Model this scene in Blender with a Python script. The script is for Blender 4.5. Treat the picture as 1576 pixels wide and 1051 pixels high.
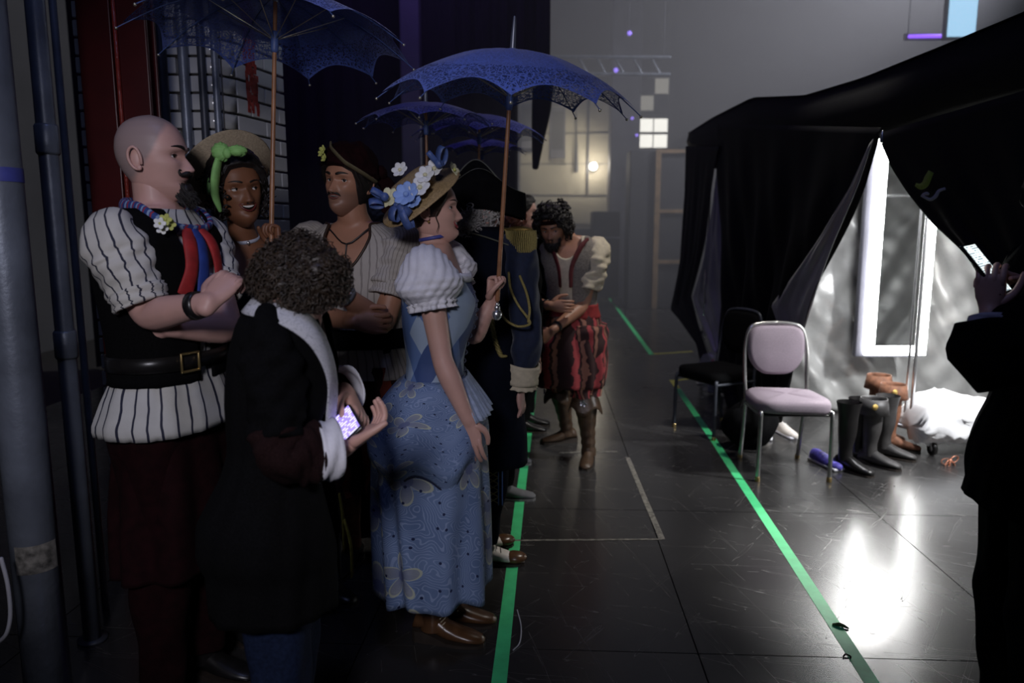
import bpy, math, random
import numpy as np
from mathutils import Vector, Matrix, noise as mnoise

for o in list(bpy.data.objects):
    bpy.data.objects.remove(o, do_unlink=True)
SC = bpy.context.scene
COL = SC.collection
random.seed(7)
rng = np.random.default_rng(7)
PI = math.pi
R = math.radians

# ---------------------------------------------------------------- camera
FPX, PITCH, CAMZ = 1130.0, R(8.55), 1.5
cam_d = bpy.data.cameras.new('camera')
cam = bpy.data.objects.new('camera', cam_d)
COL.objects.link(cam)
cam.location = (0, 0, CAMZ)
cam.rotation_euler = (R(90) - PITCH, 0, 0)
cam_d.sensor_width = 36.0
cam_d.lens = 36.0 * FPX / 1576.0
cam_d.dof.use_dof = True
cam_d.dof.focus_distance = 2.55
cam_d.dof.aperture_fstop = 2.2
SC.camera = cam

# ---------------------------------------------------------------- world, exposure, lights
w = bpy.data.worlds.new('world')
SC.world = w
w.use_nodes = True
w.node_tree.nodes['Background'].inputs[0].default_value = (0.38, 0.42, 0.56, 1)
w.node_tree.nodes['Background'].inputs[1].default_value = 0.004
SC.view_settings.view_transform = 'Standard'
SC.view_settings.look = 'None'
SC.view_settings.gamma = 1.0
SC.view_settings.exposure = 0.0
SC.view_settings.use_curve_mapping = False
SC.cycles.use_denoising = True
SC.cycles.volume_bounces = 0
SC.cycles.max_bounces = 6
SC.cycles.transparent_max_bounces = 12
SC.cycles.sample_clamp_indirect = 4.0


def light(name, kind, loc, target, energy, color, **kw):
    d = bpy.data.lights.new(name, kind)
    d.energy = energy
    d.color = color
    for k_, v_ in kw.items():
        setattr(d, k_, v_)
    o = bpy.data.objects.new(name, d)
    COL.objects.link(o)
    o.location = loc
    v = Vector(target) - Vector(loc)
    o.rotation_euler = v.to_track_quat('-Z', 'Y').to_euler()
    return o


# assumed cool front spot without a fixture, a little above and behind the camera
light('assumed_front_spot', 'SPOT', (-0.42, -0.8, 2.25), (-0.70, 2.5, 1.15), 135, (0.90, 0.88, 1.0), spot_size=R(52), spot_blend=0.7, shadow_soft_size=0.22)
# assumed blue light without a fixture, high on the left
light('assumed_blue_light', 'AREA', (-0.4, 0.9, 4.6), (-0.8, 3.2, 1.6), 12, (0.38, 0.47, 1.0), shape='DISK', size=0.6)
# assumed side spot above the tent edge, no fixture, lights far actor and chair
light('assumed_side_spot', 'SPOT', (1.95, 4.35, 4.1), (0.85, 4.6, 0.9), 205, (1.0, 0.95, 0.88), spot_size=R(58), spot_blend=0.6, shadow_soft_size=0.12)
# added wash without a fixture over the back of the stage, lights the haze
light('added_haze_wash', 'SPOT', (9.0, 12.0, 7.2), (-1.0, 12.0, 2.6), 3600, (0.90, 0.90, 1.0), spot_size=R(75), spot_blend=0.9, shadow_soft_size=0.5)
light('added_bay_spot', 'SPOT', (1.1, 15.3, 4.4), (1.10, 18.0, 3.2), 190, (1.0, 0.90, 0.70), spot_size=R(46), spot_blend=0.5, shadow_soft_size=0.3)  # added spot without a fixture that brightens the pale bay
light('assumed_violet_light', 'AREA', (-0.6, 6.2, 5.0), (-1.05, 7.3, 3.0), 12, (0.35, 0.2, 1.0), shape='DISK', size=0.3)  # assumed source of the violet light on the column, no fixture built
# dressing tent: an assumed lamp inside it, and two added spots without fixtures
light('added_floor_spot', 'SPOT', (2.98, 5.52, 1.98), (1.50, 3.38, 0.0), 300, (1.0, 0.99, 0.96), spot_size=R(19), spot_blend=0.6, shadow_soft_size=0.05)  # added narrow spot that throws the bright patch on the floor
light('added_bundle_spot', 'SPOT', (3.5, 3.5, 2.2), (2.75, 4.5, 0.1), 420, (0.97, 0.98, 1.0), spot_size=R(95), spot_blend=0.7, shadow_soft_size=0.1)  # added spot that brightens the white bundle and the floor at the opening
light('assumed_tent_lamp', 'AREA', (2.45, 4.75, 2.2), (3.4, 5.9, 0.5), 34, (0.96, 0.97, 1.0), shape='DISK', size=0.25)  # assumed lamp without a fixture, set to graze the lining

# ---------------------------------------------------------------- pixel helpers (real distances)
CP, SP = math.cos(PITCH), math.sin(PITCH)


def at(px, py, Y):
    dx = (px - 788) / FPX
    up = -(py - 525.5) / FPX
    dy = CP + up * SP
    dz = up * CP - SP
    s = Y / dy
    return np.array([dx * s, Y, CAMZ + dz * s])


def atx(px, py, X):
    dx = (px - 788) / FPX
    up = -(py - 525.5) / FPX
    s = X / dx
    return np.array([X, (CP + up * SP) * s, CAMZ + (up * CP - SP) * s])


def gnd(px, py):
    dx = (px - 788) / FPX
    up = -(py - 525.5) / FPX
    s = -CAMZ / (up * CP - SP)
    return np.array([dx * s, (CP + up * SP) * s, 0.0])


# ---------------------------------------------------------------- materials
MATS = {}


def nodes_of(name):
    m = bpy.data.materials.new(name)
    m.use_nodes = True
    nt = m.node_tree
    return m, nt, nt.nodes['Principled BSDF']


def mat(name, col, rough=0.6, metal=0.0, var=0.15, scale=30.0, bump=0.0, bscale=None, emis=None, es=0.0, spec=0.5, sheen=0.0, coat=0.0, trans=0.0):
    if name in MATS:
        return MATS[name]
    m, nt, b = nodes_of(name)
    b.inputs['Roughness'].default_value = rough
    b.inputs['Metallic'].default_value = metal
    b.inputs['Specular IOR Level'].default_value = spec
    if sheen:
        b.inputs['Sheen Weight'].default_value = sheen
    if coat:
        b.inputs['Coat Weight'].default_value = coat
    if trans:
        b.inputs['Transmission Weight'].default_value = trans
    tc = nt.nodes.new('ShaderNodeTexCoord')
    n = nt.nodes.new('ShaderNodeTexNoise')
    n.inputs['Scale'].default_value = scale
    n.inputs['Detail'].default_value = 4
    nt.links.new(tc.outputs['Object'], n.inputs['Vector'])
    r = nt.nodes.new('ShaderNodeValToRGB')
    c = np.array(col[:3])
    lo, hi = c * (1 - var), np.minimum(c * (1 + var), 1)
    r.color_ramp.elements[0].color = (*lo, 1)
    r.color_ramp.elements[1].color = (*hi, 1)
    r.color_ramp.elements[0].position = 0.3
    r.color_ramp.elements[1].position = 0.7
    nt.links.new(n.outputs['Fac'], r.inputs['Fac'])
    nt.links.new(r.outputs['Color'], b.inputs['Base Color'])
    if bump:
        n2 = nt.nodes.new('ShaderNodeTexNoise')
        n2.inputs['Scale'].default_value = bscale or scale * 4
        n2.inputs['Detail'].default_value = 3
        nt.links.new(tc.outputs['Object'], n2.inputs['Vector'])
        bp = nt.nodes.new('ShaderNodeBump')
        bp.inputs['Strength'].default_value = bump
        bp.inputs['Distance'].default_value = 0.01
        nt.links.new(n2.outputs['Fac'], bp.inputs['Height'])
        nt.links.new(bp.outputs['Normal'], b.inputs['Normal'])
    if emis is not None:
        b.inputs['Emission Color'].default_value = (*emis, 1)
        b.inputs['Emission Strength'].default_value = es
    MATS[name] = m
    return m


def math_node(nt, op, a, b=None, c=None):
    n = nt.nodes.new('ShaderNodeMath')
    n.operation = op
    for i, x in enumerate((a, b, c)):
        if x is None:
            continue
        if isinstance(x, (int, float)):
            n.inputs[i].default_value = x
        else:
            nt.links.new(x, n.inputs[i])
    return n.outputs[0]


def mixc(nt, fac, a, b):
    n = nt.nodes.new('ShaderNodeMix')
    n.data_type = 'RGBA'
    for sock, x in ((n.inputs[0], fac), (n.inputs[6], a), (n.inputs[7], b)):
        if isinstance(x, (int, float)):
            sock.default_value = x
        elif isinstance(x, tuple):
            sock.default_value = (*x[:3], 1)
        else:
            nt.links.new(x, sock)
    return n.outputs[2]


def stripe_mat(name, base, line, count, width=0.16, rough=0.8, axis=0, wob=0.12, second=None, var=0.1):
    """fabric with woven stripes running along the garment (uses the cloth's own UV)"""
    m, nt, b = nodes_of(name)
    b.inputs['Roughness'].default_value = rough
    uv = nt.nodes.new('ShaderNodeUVMap')
    sx = nt.nodes.new('ShaderNodeSeparateXYZ')
    nt.links.new(uv.outputs[0], sx.inputs[0])
    no = nt.nodes.new('ShaderNodeTexNoise')
    no.inputs['Scale'].default_value = 6.0
    nt.links.new(uv.outputs[0], no.inputs['Vector'])
    u = math_node(nt, 'MULTIPLY', sx.outputs[axis], count)
    u = math_node(nt, 'ADD', u, math_node(nt, 'MULTIPLY', no.outputs['Fac'], wob * 6))
    fr = math_node(nt, 'FRACT', u)
    d = math_node(nt, 'ABSOLUTE', math_node(nt, 'SUBTRACT', fr, 0.5))
    f = math_node(nt, 'LESS_THAN', d, width / 2)
    tc = nt.nodes.new('ShaderNodeTexCoord')
    n2 = nt.nodes.new('ShaderNodeTexNoise')
    n2.inputs['Scale'].default_value = 25
    nt.links.new(tc.outputs['Object'], n2.inputs['Vector'])
    c0 = mixc(nt, n2.outputs['Fac'], tuple(x * (1 - var) for x in base), tuple(min(1, x * (1 + var)) for x in base))
    if second is not None:
        f2 = math_node(nt, 'LESS_THAN', math_node(nt, 'ABSOLUTE', math_node(nt, 'SUBTRACT', math_node(nt, 'FRACT', math_node(nt, 'ADD', u, 0.33)), 0.5)), width / 3)
        c0 = mixc(nt, f2, c0, second)
    nt.links.new(mixc(nt, f, c0, line), b.inputs['Base Color'])
    n3 = nt.nodes.new('ShaderNodeTexNoise')
    n3.inputs['Scale'].default_value = 400
    nt.links.new(tc.outputs['Object'], n3.inputs['Vector'])
    bp = nt.nodes.new('ShaderNodeBump')
    bp.inputs['Strength'].default_value = 0.25
    bp.inputs['Distance'].default_value = 0.003
    nt.links.new(n3.outputs['Fac'], bp.inputs['Height'])
    nt.links.new(bp.outputs['Normal'], b.inputs['Normal'])
    MATS[name] = m
    return m


def skin_mat(name, col, lip, scalp=(0.2, 0.19, 0.2), rough=0.48):
    m, nt, b = nodes_of(name)
    b.inputs['Roughness'].default_value = rough
    at_ = nt.nodes.new('ShaderNodeAttribute')
    at_.attribute_name = 'tint'
    sp = nt.nodes.new('ShaderNodeSeparateColor')
    nt.links.new(at_.outputs['Color'], sp.inputs[0])
    tc = nt.nodes.new('ShaderNodeTexCoord')
    n = nt.nodes.new('ShaderNodeTexNoise')
    n.inputs['Scale'].default_value = 18
    n.inputs['Detail'].default_value = 5
    nt.links.new(tc.outputs['Object'], n.inputs['Vector'])
    c = mixc(nt, n.outputs['Fac'], tuple(x * 0.88 for x in col), (min(1, col[0] * 1.12), min(1, col[1] * 1.05), min(1, col[2] * 1.05)))
    c = mixc(nt, sp.outputs[0], c, scalp)
    c = mixc(nt, sp.outputs[1], c, lip)
    nt.links.new(c, b.inputs['Base Color'])
    b.inputs['Subsurface Weight'].default_value = 0.0
    MATS[name] = m
    return m


# ---------------------------------------------------------------- mesh building
ORIGIN = {}


class MB:
    def __init__(s):
        s.v, s.q, s.t, s.quv, s.tuv, s.qm, s.tm, s.n = [], [], [], [], [], [], [], 0
        s.tint = {}

    def raw(s, V, Q=None, T=None, mi=0, quv=None, tuv=None):
        V = np.asarray(V, float).reshape(-1, 3)
        s.v.append(V)
        if Q is not None and len(Q):
            Q = np.asarray(Q, int).reshape(-1, 4)
            s.q.append(Q + s.n)
            s.qm.append(np.full(len(Q), mi))
            s.quv.append(np.zeros((len(Q), 4, 2)) if quv is None else quv)
        if T is not None and len(T):
            T = np.asarray(T, int).reshape(-1, 3)
            s.t.append(T + s.n)
            s.tm.append(np.full(len(T), mi))
            s.tuv.append(np.zeros((len(T), 3, 2)) if tuv is None else tuv)
        s.n += len(V)
        return s

    def grid(s, V, closed=True, caps=(False, False), mi=0, flip=False):
        V = np.asarray(V, float)
        nr, nc = V.shape[:2]
        i = np.arange(nr - 1)[:, None]
        j = np.arange(nc if closed else nc - 1)[None, :]
        j2 = (j + 1) % nc
        a, b, c, d = i * nc + j, i * nc + j2, (i + 1) * nc + j2, (i + 1) * nc + j
        Q = np.stack([a, b, c, d], -1).reshape(-1, 4)
        den = nc if closed else nc - 1
        u0 = np.broadcast_to(j / den, a.shape)
        u1 = np.broadcast_to((j + 1) / den, a.shape)
        v0 = np.broadcast_to(i / (nr - 1), a.shape)
        v1 = np.broadcast_to((i + 1) / (nr - 1), a.shape)
        uv = np.stack([np.stack([u0, v0], -1), np.stack([u1, v0], -1), np.stack([u1, v1], -1), np.stack([u0, v1], -1)], -2).reshape(-1, 4, 2)
        if flip:
            Q, uv = Q[:, ::-1], uv[:, ::-1]
        verts = V.reshape(-1, 3)
        T = []
        ex = []
        k = nr * nc
        if caps[0]:
            ex.append(V[0].mean(0))
            for jj in range(nc):
                T.append((k, (jj + 1) % nc, jj))
            k += 1
        if caps[1]:
            ex.append(V[-1].mean(0))
            o = (nr - 1) * nc
            for jj in range(nc):
                T.append((k, o + jj, o + (jj + 1) % nc))
        if ex:
            verts = np.vstack([verts, np.array(ex)])
        if flip:
            T = [t[::-1] for t in T]
        return s.raw(verts, Q, T, mi, uv)

    def tube(s, pts, rad, n=10, mi=0, res=3, cap=True, up=None, round_=True):
        V = tube_grid(pts, rad, n, res, up, cap and round_)
        return s.grid(V, True, (cap, cap), mi)

    def ell(s, c, r, rot=None, mi=0, nu=16, nv=10, disp=0.0, fs=20.0):
        th = np.linspace(0, PI, nv + 1)
        ph = np.linspace(0, 2 * PI, nu, endpoint=False)
        st, ct = np.sin(th)[:, None], np.cos(th)[:, None]
        P_ = np.stack([st * np.cos(ph), st * np.sin(ph), np.broadcast_to(ct, (nv + 1, nu))], -1)
        P_ = P_[::-1]
        if disp:
            f = 1 + disp * wob(P_ * fs * 0.2 + np.asarray(c) * 7)
            P_ = P_ * f[..., None]
        P_ = P_ * np.asarray(r, float)
        if rot is not None:
            P_ = P_ @ np.asarray(rot).T
        return s.grid(P_ + np.asarray(c, float), True, (False, False), mi)

    def box(s, c, size, rot=None, mi=0, bev=0.0):
        hx, hy, hz = np.asarray(size, float) / 2
        if bev <= 0:
            V = np.array([[x, y, z] for z in (-hz, hz) for y in (-hy, hy) for x in (-hx, hx)])
            Q = [(0, 2, 3, 1), (4, 5, 7, 6), (0, 1, 5, 4), (2, 6, 7, 3), (0, 4, 6, 2), (1, 3, 7, 5)]
            if rot is not None:
                V = V @ np.asarray(rot).T
            return s.raw(V + np.asarray(c, float), Q, None, mi)
        b = min(bev, hx * .9, hy * .9, hz * .9)
        rows = []
        for z, ins in ((-hz, b), (-hz + b * .3, b * .3), (-hz + b, 0), (hz - b, 0), (hz - b * .3, b * .3), (hz, b)):
            ax, ay = hx - ins, hy - ins
            c_ = b
            rows.append([[ax - c_, -ay, z], [ax - c_ * .3, -ay + c_ * .3, z], [ax, -ay + c_, z], [ax, ay - c_, z], [ax - c_ * .3, ay - c_ * .3, z], [ax - c_, ay, z],
                         [-ax + c_, ay, z], [-ax + c_ * .3, ay - c_ * .3, z], [-ax, ay - c_, z], [-ax, -ay + c_, z], [-ax + c_ * .3, -ay + c_ * .3, z], [-ax + c_, -ay, z]])
        V = np.array(rows)
        if rot is not None:
            V = V @ np.asarray(rot).T
        return s.grid(V + np.asarray(c, float), True, (True, True), mi)

    def arrays(s):
        return np.vstack(s.v)

    def mesh(s, name):
        V = np.vstack(s.v)
        me = bpy.data.meshes.new(name)
        nq = sum(len(x) for x in s.q)
        ntr = sum(len(x) for x in s.t)
        L = []
        U = []
        if nq:
            L.append(np.vstack(s.q).reshape(-1))
            U.append(np.vstack(s.quv).reshape(-1, 2))
        if ntr:
            L.append(np.vstack(s.t).reshape(-1))
            U.append(np.vstack(s.tuv).reshape(-1, 2))
        L = np.concatenate(L).astype(np.int32)
        U = np.vstack(U)
        me.vertices.add(len(V))
        me.vertices.foreach_set('co', V.astype(np.float32).reshape(-1))
        me.loops.add(len(L))
        me.loops.foreach_set('vertex_index', L)
        tot = np.concatenate([np.full(nq, 4), np.full(ntr, 3)]).astype(np.int32)
        st = np.concatenate([[0], np.cumsum(tot)[:-1]]).astype(np.int32)
        me.polygons.add(len(tot))
        me.polygons.foreach_set('loop_start', st)
        me.polygons.foreach_set('loop_total', tot)
        mi = np.concatenate([*s.qm, *s.tm]).astype(np.int32)
        me.polygons.foreach_set('material_index', mi)
        uvl = me.uv_layers.new(name='UVMap')
        uvl.data.foreach_set('uv', U.astype(np.float32).reshape(-1))
        me.update(calc_edges=True)
        me.validate()
        return me

    def build(s, name, mats, parent=None, smooth=True, solid=0.0, sub=0):
        org = ORIGIN.get(parent.name, np.zeros(3)) if parent else np.zeros(3)
        V0 = np.vstack(s.v)
        own = org if parent else np.array([*(V0[:, :2].min(0) + V0[:, :2].max(0)) / 2, V0[:, 2].min()])
        s.v = [V0 - own]
        me = s.mesh(name)
        for m in (mats if isinstance(mats, (list, tuple)) else [mats]):
            me.materials.append(m)
        me.polygons.foreach_set('use_smooth', np.full(len(me.polygons), smooth))
        o = bpy.data.objects.new(name, me)
        COL.objects.link(o)
        if parent:
            o.parent = parent
        else:
            o.location = own
        ORIGIN[o.name] = own
        if solid:
            md = o.modifiers.new('thick', 'SOLIDIFY')
            md.thickness = solid
            md.offset = 0
        if sub:
            md = o.modifiers.new('sub', 'SUBSURF')
            md.levels = md.render_levels = sub
        return o


def wob(P_):
    """cheap smooth noise, about -1..1"""
    x, y, z = P_[..., 0], P_[..., 1], P_[..., 2]
    return (np.sin(1.7 * x + 2.3 * y + 0.4) * np.cos(2.1 * z - 1.3 * x + 1.1) + 0.5 * np.sin(3.9 * y - 2.7 * z + 2.0) * np.cos(3.1 * x + 0.3) + 0.3 * np.sin(7.3 * x + 5.1 * z) * np.sin(6.7 * y + 1.0)) / 1.4


def unit(v):
    v = np.asarray(v, float)
    return v / (np.linalg.norm(v) + 1e-9)


def rotz(a):
    c, s = math.cos(a), math.sin(a)
    return np.array([[c, -s, 0], [s, c, 0], [0, 0, 1.0]])


def frame_from(zax, hint=(0, 1, 0)):
    z = unit(zax)
    x = np.cross(np.asarray(hint, float), z)
    if np.linalg.norm(x) < 1e-3:
        x = np.cross((1, 0, 0.2), z)
    x = unit(x)
    return np.stack([x, np.cross(z, x), z], 1)


def catmull(P_, res):
    P_ = np.asarray(P_, float)
    if len(P_) < 3 or res <= 1:
        return P_
    E = np.vstack([2 * P_[0] - P_[1], P_, 2 * P_[-1] - P_[-2]])
    out = []
    for i in range(1, len(E) - 2):
        p0, p1, p2, p3 = E[i - 1], E[i], E[i + 1], E[i + 2]
        for t in np.linspace(0, 1, res, endpoint=False):
            out.append(0.5 * (2 * p1 + (p2 - p0) * t + (2 * p0 - 5 * p1 + 4 * p2 - p3) * t * t + (3 * p1 - p0 - 3 * p2 + p3) * t ** 3))
    out.append(P_[-1])
    return np.array(out)


def tube_grid(pts, rad, n=10, res=3, up=None, round_=True):
    pts = np.asarray(pts, float)
    r = np.asarray(rad, float)
    if r.ndim == 0:
        r = np.full(len(pts), float(r))
    if r.ndim == 1:
        r = np.stack([r, r], 1)
    PR = catmull(np.hstack([pts, r]), res)
    pts, r = PR[:, :3], np.maximum(PR[:, 3:], 1e-5)
    tan = np.gradient(pts, axis=0) if len(pts) > 2 else np.array([pts[1] - pts[0]] * 2)
    tan = np.array([unit(t) for t in tan])
    u = np.asarray(up, float) if up is not None else (np.array([0, 0, 1.0]) if abs(tan[0][2]) < 0.9 else np.array([0, 1.0, 0]))
    u = unit(u - tan[0] * np.dot(u, tan[0]))
    rows = []
    a = np.linspace(0, 2 * PI, n, endpoint=False)

    def ring(c, u_, t_, rr):
        w_ = np.cross(t_, u_)
        return c + np.cos(a)[:, None] * u_ * rr[0] + np.sin(a)[:, None] * w_ * rr[1]
    for i in range(len(pts)):
        t_ = tan[i]
        u = unit(u - t_ * np.dot(u, t_))
        if i == 0 and round_:
            m = min(r[0])
            rows.append(ring(pts[0] - t_ * m * 0.9, u, t_, r[0] * 0.35))
            rows.append(ring(pts[0] - t_ * m * 0.6, u, t_, r[0] * 0.8))
        rows.append(ring(pts[i], u, t_, r[i]))
        if i == len(pts) - 1 and round_:
            m = min(r[-1])
            rows.append(ring(pts[i] + t_ * m * 0.6, u, t_, r[i] * 0.8))
            rows.append(ring(pts[i] + t_ * m * 0.9, u, t_, r[i] * 0.35))
    return np.array(rows)


def empty(name, loc, label=None, cat=None, group=None):
    o = bpy.data.objects.new(name, None)
    o.empty_display_size = 0.1
    COL.objects.link(o)
    o.location = loc
    ORIGIN[o.name] = np.array(loc, float)
    if label:
        tag(o, label, cat, group)
    return o


def tag(o, label, cat=None, group=None, kind=None):
    if label:
        o['label'] = label
    if cat:
        o['category'] = cat
    if group:
        o['group'] = group
    if kind:
        o['kind'] = kind
    return o


def copy_tree(o, loc=None, rz=None, parent=None):
    c = o.copy()
    COL.objects.link(c)
    c.parent = parent
    for ch in list(o.children):
        copy_tree(ch, parent=c)
    if loc is not None:
        c.location = loc
    if rz is not None:
        c.rotation_euler = (0, 0, rz)
    ORIGIN[c.name] = np.array(c.location)
    return c


def remesh(mb, voxel, smooth=5):
    me = mb.mesh('tmp')
    o = bpy.data.objects.new('tmp', me)
    COL.objects.link(o)
    md = o.modifiers.new('r', 'REMESH')
    md.mode = 'VOXEL'
    md.voxel_size = voxel
    sm = o.modifiers.new('s', 'SMOOTH')
    sm.iterations = smooth
    sm.factor = 0.5
    dg = bpy.context.evaluated_depsgraph_get()
    ev = o.evaluated_get(dg)
    m2 = ev.to_mesh()
    V = np.empty(len(m2.vertices) * 3)
    m2.vertices.foreach_get('co', V)
    tot = np.empty(len(m2.polygons), int)
    m2.polygons.foreach_get('loop_total', tot)
    L = np.empty(len(m2.loops), int)
    m2.loops.foreach_get('vertex_index', L)
    Q, T = [], []
    st = np.concatenate([[0], np.cumsum(tot)[:-1]])
    q = st[tot == 4]
    t = st[tot == 3]
    Q = np.stack([L[q], L[q + 1], L[q + 2], L[q + 3]], 1) if len(q) else None
    T = np.stack([L[t], L[t + 1], L[t + 2]], 1) if len(t) else None
    ev.to_mesh_clear()
    bpy.data.objects.remove(o, do_unlink=True)
    bpy.data.meshes.remove(me)
    return V.reshape(-1, 3), Q, T

# ================================================================ people
HZ = np.array([-.128, -.120, -.110, -.098, -.085, -.070, -.055, -.040, -.020, .000, .015, .030, .055, .080, .098, .109, .115, .118])
HF = np.array([.040, .062, .076, .082, .083, .080, .083, .085, .085, .083, .089, .089, .083, .070, .053, .035, .018, .004])
HB = np.array([.020, .030, .036, .044, .052, .062, .072, .083, .093, .099, .101, .101, .097, .086, .070, .050, .030, .010])
HW = np.array([.010, .022, .033, .043, .051, .057, .061, .065, .070, .0735, .0745, .0750, .072, .063, .050, .035, .020, .006])
# torso tables: nominal height 1.75
TZ = np.array([.78, .84, .90, .96, 1.02, 1.08, 1.15, 1.22, 1.29, 1.36, 1.41, 1.445, 1.475, 1.50, 1.53])
TM = dict(rx=np.array([.13, .158, .170, .165, .152, .146, .150, .160, .172, .180, .178, .160, .116, .075, .060]),
          rf=np.array([.08, .095, .100, .100, .098, .098, .104, .112, .118, .112, .098, .080, .066, .058, .055]),
          rb=np.array([.09, .118, .120, .105, .088, .084, .090, .098, .104, .104, .096, .082, .070, .062, .058]))
TF = dict(rx=np.array([.13, .165, .178, .168, .140, .122, .128, .138, .146, .152, .150, .132, .092, .058, .048]),
          rf=np.array([.08, .092, .095, .092, .086, .084, .096, .124, .130, .104, .082, .066, .056, .048, .046]),
          rb=np.array([.09, .125, .130, .105, .082, .076, .082, .090, .092, .090, .082, .072, .060, .052, .048]))


def gs(x, s):
    return np.exp(-(x / s) ** 2)


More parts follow.
